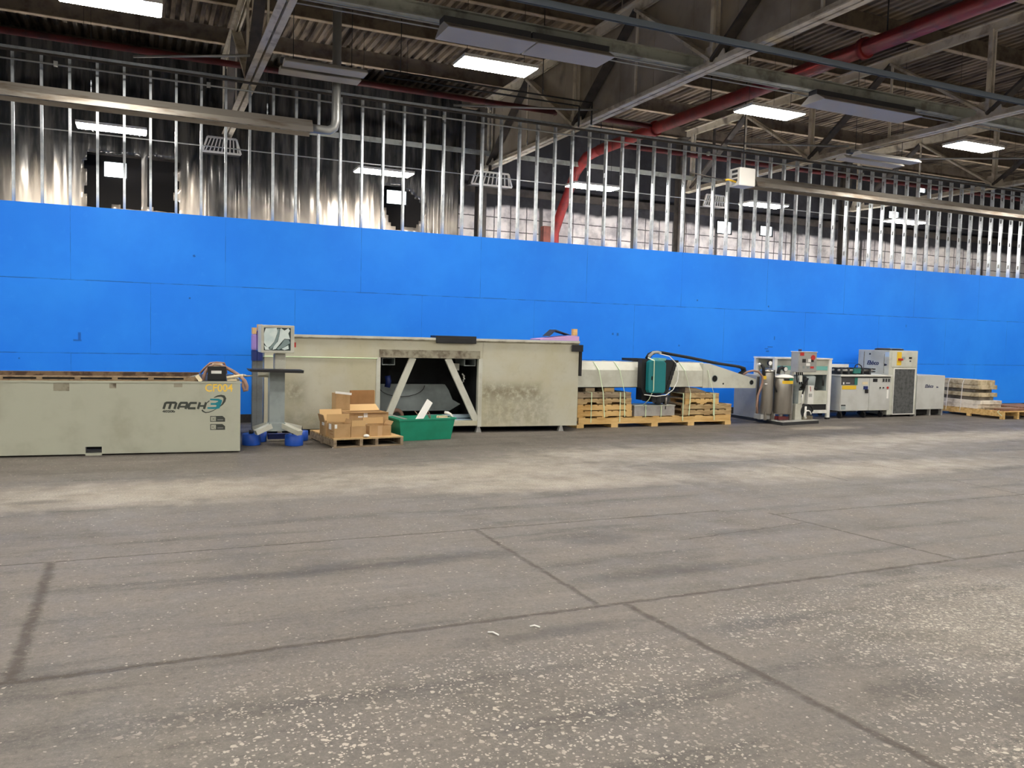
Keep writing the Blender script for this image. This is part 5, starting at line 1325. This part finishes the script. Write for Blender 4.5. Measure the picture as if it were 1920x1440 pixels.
cb(1577, 760, 1585, 768, 'greyblue', 'vent_cover', d1); cb(1577, 759, 1585, 761, 'dark', 'vent_slot', d1, .006)
cb(1637, 710, 1645, 716, 'dark', 'meter', d2); cb(1654, 709, 1670, 717, 'steelgrey', 'notice_plate', d2)
for k in range(3): cb(1655+5*k, 710, 1658+5*k, 716, 'darkin', 'notice_print', d2, .006)
for px in (1650, 1656, 1664, 1671):
    x, z = pY(px, 727, cy0-.013)
    if x < c1-.03: MB().cyl((x, cy0-.03, z), (x, cy0-.013, z), .018 if px != 1664 else .028, 12).build('push_button', 'dark' if px != 1664 else 'red', d2)
cb(1662.5, 731, 1665, 747, 'whiteplastic', 'white_tag', d2, .006)
for xx in (c0+.12, c0+.85, c1-.15):
    for yy in (cy0+.1, cy1-.1):
        f = MB().box(xx-.04, xx+.04, yy-.03, yy+.03, .12, cz0-.001).build('caster_fork', 'darkin', t)
        MB().cyl((xx-.02, yy, .065), (xx+.02, yy, .065), .065, 18).build('wheel', 'rubber', f)
# valves and pipes on its lid
b = MB()
for k, dy in enumerate((.12, .3, .5)):
    b.tube([(c0+.03, cy0+dy, 1.10), (c0+1.1, cy0+dy, 1.10)], .025, 10)
b.build('manifold_pipe', 'stain', t)
for k in range(5): MB().box(c0+.08+.22*k, c0+.13+.22*k, cy0+.08, cy0+.56, 1.001, 1.15).build('pipe_clamp', 'darkin', t)
MB().box(c0+.47, c0+.68, cy0+.07, cy0+.11, 1.03, 1.145).build('teal_block', 'tealdk', t)
MB().box(c0+.05, c0+.85, cy0+.6, cy0+.64, 1.001, 1.22).build('white_backplate', 'whitepaint', t)
MB().tube([(c0+.62, cy0+.2, 1.15), (c0+.65, cy0+.2, 1.22), (c0+.74, cy0+.2, 1.24), (c0+.82, cy0+.2, 1.2), (c0+.86, cy0+.2, 1.12)], .012, 8).build('arched_hose', 'rubber', t)
for xx in (1.1, ):
    for dz in (.07, .13): MB().cyl((c0+1.1, cy0+.14, 1.0+dz), (c0+1.2, cy0+.14, 1.0+dz), .018, 8).build('nozzle', 'dark', t)
# ================================================================== CHILLER
t = thing('chiller', 'tall off white chiller with a dark filter grille and yellow strip', 'chiller', (16.55, 14.7, 0))
k0, k1, ky0, ky1, kz0, kz1 = 16.085, 17.02, 14.29, 15.22, .05, 1.575
MB().box(k0, k1, ky0, ky1, kz0, kz1).bevel(.01).build('case', 'beige', t)
for xa in (k0+.02, k1-.14):
    MB().box(xa, xa+.12, ky0+.02, ky1-.02, 0, kz0-.001).build('foot', 'dark', t)
a, c_ = pY(1677, 692, ky0), pY(1710.5, 775, ky0)
g = MB().box(a[0], c_[0], ky0-.012, ky0-.0005, c_[1], a[1]).build('filter_grille', 'filter', t)
f = MB(); f.box(a[0]-.02, a[0], ky0-.016, ky0-.0005, c_[1]-.02, a[1]+.02).box(c_[0], c_[0]+.02, ky0-.016, ky0-.0005, c_[1]-.02, a[1]+.02).box(a[0], c_[0], ky0-.016, ky0-.0005, a[1], a[1]+.02).box(a[0], c_[0], ky0-.016, ky0-.0005, c_[1]-.02, c_[1]); f.build('grille_frame', 'whitepaint', t)
up = MB().box(k0+.07, k1-.06, ky0-.010, ky0-.0005, a[1]+.05, kz1-.03).build('control_panel', 'beige', t)
yk = ky0-.0105
cb(1682.5, 660, 1689.5, 685, 'yellow', 'yellow_strip', up, .004, yk); cb(1684, 672, 1692, 676, 'red', 'isolator_handle', up, .02, yk-.0045)
cb(1691, 669, 1697, 674, 'greyblue', 'display', up, .004, yk); cb(1704.5, 669.5, 1709.5, 673, 'dark', 'switch', up, .006, yk); cb(1705.5, 676, 1708, 678.5, 'dark', 'switch', up, .006, yk)
def side(px0, py0, px1, py1, m, nm):
    a, c_ = pX(px0, py0, k0-.003), pX(px1, py1, k0-.003)
    MB().box(k0-.004, k0-.0005, c_[0], a[0], c_[1], a[1]).build(nm, m, t)
side(1658, 664, 1657, 700, 'grime', 'panel_seam'); side(1620, 659, 1619.3, 700, 'grime', 'panel_seam')
side(1660, 660, 1667, 669, 'paleblue', 'data_plate'); side(1630, 662, 1632.5, 665, 'dark', 'latch'); side(1658, 683, 1660.5, 686, 'dark', 'latch')
y_, z_ = pX(1625, 683, k0-.004)
text('Ebbco', .135, 'navy', t, (k0-.002, y_, z_), 'lettering', rz=-math.pi/2, shear=.3, bold=.004, sx=1.05, local=False)
text('Inc.', .06, 'navy', t, (k0-.002, y_-.52, z_), 'lettering', rz=-math.pi/2, shear=.3, bold=.003, local=False)
for (fx, fy) in ((k0+.3, 14.75), (k0+.7, 14.75)):
    MB().lathe(fx, fy, [(.19, kz1+.0005), (.19, kz1+.035), (.165, kz1+.04), (.165, kz1+.001)], 24).build('fan_ring', 'dark', t)
    b = MB()
    for k in range(4): b.bar((fx-.15*math.cos(k*.785), fy-.15*math.sin(k*.785), kz1+.045), (fx+.15*math.cos(k*.785), fy+.15*math.sin(k*.785), kz1+.045), .01, .008)
    b.build('fan_guard', 'hose' if fx < k0+.5 else 'paleblue', t)
x, z = pY(1724, 688, 14.6)
MB().tube([(k1+.001, 14.55, 1.32), (k1+.07, 14.55, 1.28), (k1+.1, 14.55, 1.22)], .02, 8).build('side_valve', 'dark', t)
MB().lathe(k1+.12, 14.55, [(.02, 1.23), (.05, 1.2), (.055, 1.12), (.03, 1.09)], 14).build('water_filter', 'whiteplastic', t)
# ================================================================== SMALL CABINET
t = thing('square_cabinet', 'square light grey cabinet with dark blue lettering right of the chiller', 'cabinet', (17.66, 14.8, 0))
MB().box(17.17, 18.13, 14.4, 15.25, .155, .985).bevel(.008).build('case', 'cabinet', t)
for xa in (17.18, 17.78-.1, 18.09): MB().box(xa, xa+.03, 14.42, 15.2, 0, .154).build('skid_leg', 'steelgrey', t)
MB().box(17.22, 18.08, 14.5, 14.52, .03, .154).build('gap_shade', 'hole', t)  # black sheet stands for the shade in the gap under the case
a = pY(1734, 727, 14.398)
text('Ebbco', .115, 'navy', t, (a[0], 14.3995, a[1]), 'lettering', shear=.3, bold=.003, sx=1.0, local=False)
text('Inc.', .05, 'navy', t, (a[0]+.40, 14.3995, a[1]), 'lettering', shear=.3, bold=.003, local=False)
# ================================================================== SLAB STACK AT THE RIGHT
def plat(label, x0, x1, y0, y1, z0, m='pine'):
    t = thing('wooden_pallet', label, 'pallet', ((x0+x1)/2, (y0+y1)/2, z0))
    for xx in (x0, (x0+x1)/2, x1-.05): MB().box(xx, xx+.05, y0, y1, z0+.06, z0+.17).build('stringer', m, t)
    for xx in (x0, (x0+x1)/2, x1-.05):
        for yy in (y0, (y0+y1)/2-.05, y1-.1): MB().box(xx-.003, xx+.053, yy, yy+.1, z0, z0+.0595).build('foot_block', m, t)
    n = int((y1-y0)/.16)
    for k in range(n): MB().box(x0-.005, x1+.005, y0+k*(y1-y0-.12)/(n-1), y0+.12+k*(y1-y0-.12)/(n-1), z0+.1705, z0+.19).build('deck_board', m, t)
    return t
plat('pine pallet under the strapped stone slabs, its long side facing the square cabinet', 18.74, 19.75, 13.25, 15.1, 0)
zs_ = .1905
lay = [('white stone slab at the bottom of the strapped stack', 18.76, 13.95, 19.62, .105, 'slabw'), ('pale stone slab second from the bottom of the strapped stack', 18.78, 13.9, 19.56, .095, 'slabw'),
       ('thin grey stone slab third from the bottom of the strapped stack', 18.86, 14.02, 19.40, .085, 'slabg'), ('rough tan stone slab fourth from the bottom of the strapped stack', 18.79, 13.96, 19.46, .10, 'slabt'),
       ('dark recessed stone slab fifth from the bottom of the strapped stack', 18.84, 14.1, 19.44, .085, 'slabg'), ('tan stone slab next to the top of the strapped stack', 18.78, 13.95, 19.42, .105, 'slabt'), ('tan stone slab on top of the strapped stack', 18.77, 13.98, 19.38, .12, 'slabt')]
rr = random.Random(11)
for lab, xa, ya, xb, h, m in lay:
    b = MB()
    # ragged stone outline
    n = 12; P = []
    for k in range(n): P.append((xa+rr.uniform(0, .015), 15.08-(15.08-ya)*k/(n-1)))
    for k in range(7): P.append((xa+(xb-xa)*(k+1)/7, ya+rr.uniform(-.012, .012)))
    for k in range(5): P.append((xb+rr.uniform(-.015, .01), ya+(15.08-ya)*(k+1)/5))
    b.prism(P, 'z', zs_, zs_+h); b.bevel(.008, 1)
    tag(b.build('stone_slab', m), lab, 'stone slab', 'stone slabs strapped on the pallet'); zs_ += h+.001
for y_, lab in ((14.75, 'white strap over the stone slabs, nearer the square cabinet'), (14.35, 'white strap over the stone slabs, nearer the photo edge')):
    b = MB(); P = [(19.2, y_, zs_+.003), (18.755, y_, zs_+.003), (18.745, y_+.03, .8), (18.735, y_+.06, .1)]
    for a, c_ in zip(P, P[1:]): b.bar(a, c_, .022, .004, (0, 1, 0) if a[2] != c_[2] else (0, 0, 1))
    tag(b.build('packing_strap', 'whiteplastic'), lab, 'strap', 'straps over the stone slabs')
zq = .1905
for k, (xa, xb, ya, yb, lab, m) in enumerate(((18.82, 19.75, 13.3, 13.42, 'brown plank lying on the slab pallet, nearest the aisle', 'brownwood'), (18.86, 19.8, 13.46, 13.6, 'brown plank lying on the slab pallet, middle one', 'brownwood'), (18.8, 19.75, 13.64, 13.8, 'brown plank lying on the slab pallet, against the stone slabs', 'greywood'))):
    tag(MB().box(xa, xb, ya, yb, zq, zq+.05).build('brown_plank', m), lab, 'plank', 'brown planks on the slab pallet')
plat('dark loaded pallet at the right edge of the photo', 19.95, 21.1, 13.4, 14.6, 0, 'oldwood')
for k in range(4):
    tag(MB().box(19.9, 21.15, 13.42+.29*k, 13.66+.29*k, .1905, .25).build('brown_plank', 'brownwood'), 'brown plank on the pallet at the right edge of the photo, %s from the aisle' % ORD[k], 'plank', 'brown planks on the edge pallet')
for xa, xb, z1, lab in ((19.66, 19.94, .46, 'low whitish crate behind the stone slabs at the right'),):
    tag(MB().box(19.80, 20.3, 14.75, 15.2, 0, .42).bevel(.01).build('white_crate', 'slabw'), lab, 'crate')
tag(MB().tube([pX(1878, 780, 18.72)[:0]+(18.725, pX(1878, 780, 18.72)[0], pX(1878, 780, 18.72)[1]), (18.72, 13.4, .17), (18.73, 13.36, .21)], .008, 6).build('strap_tail', 'strap'), 'loose white strap end on the side of the slab pallet', 'strap')
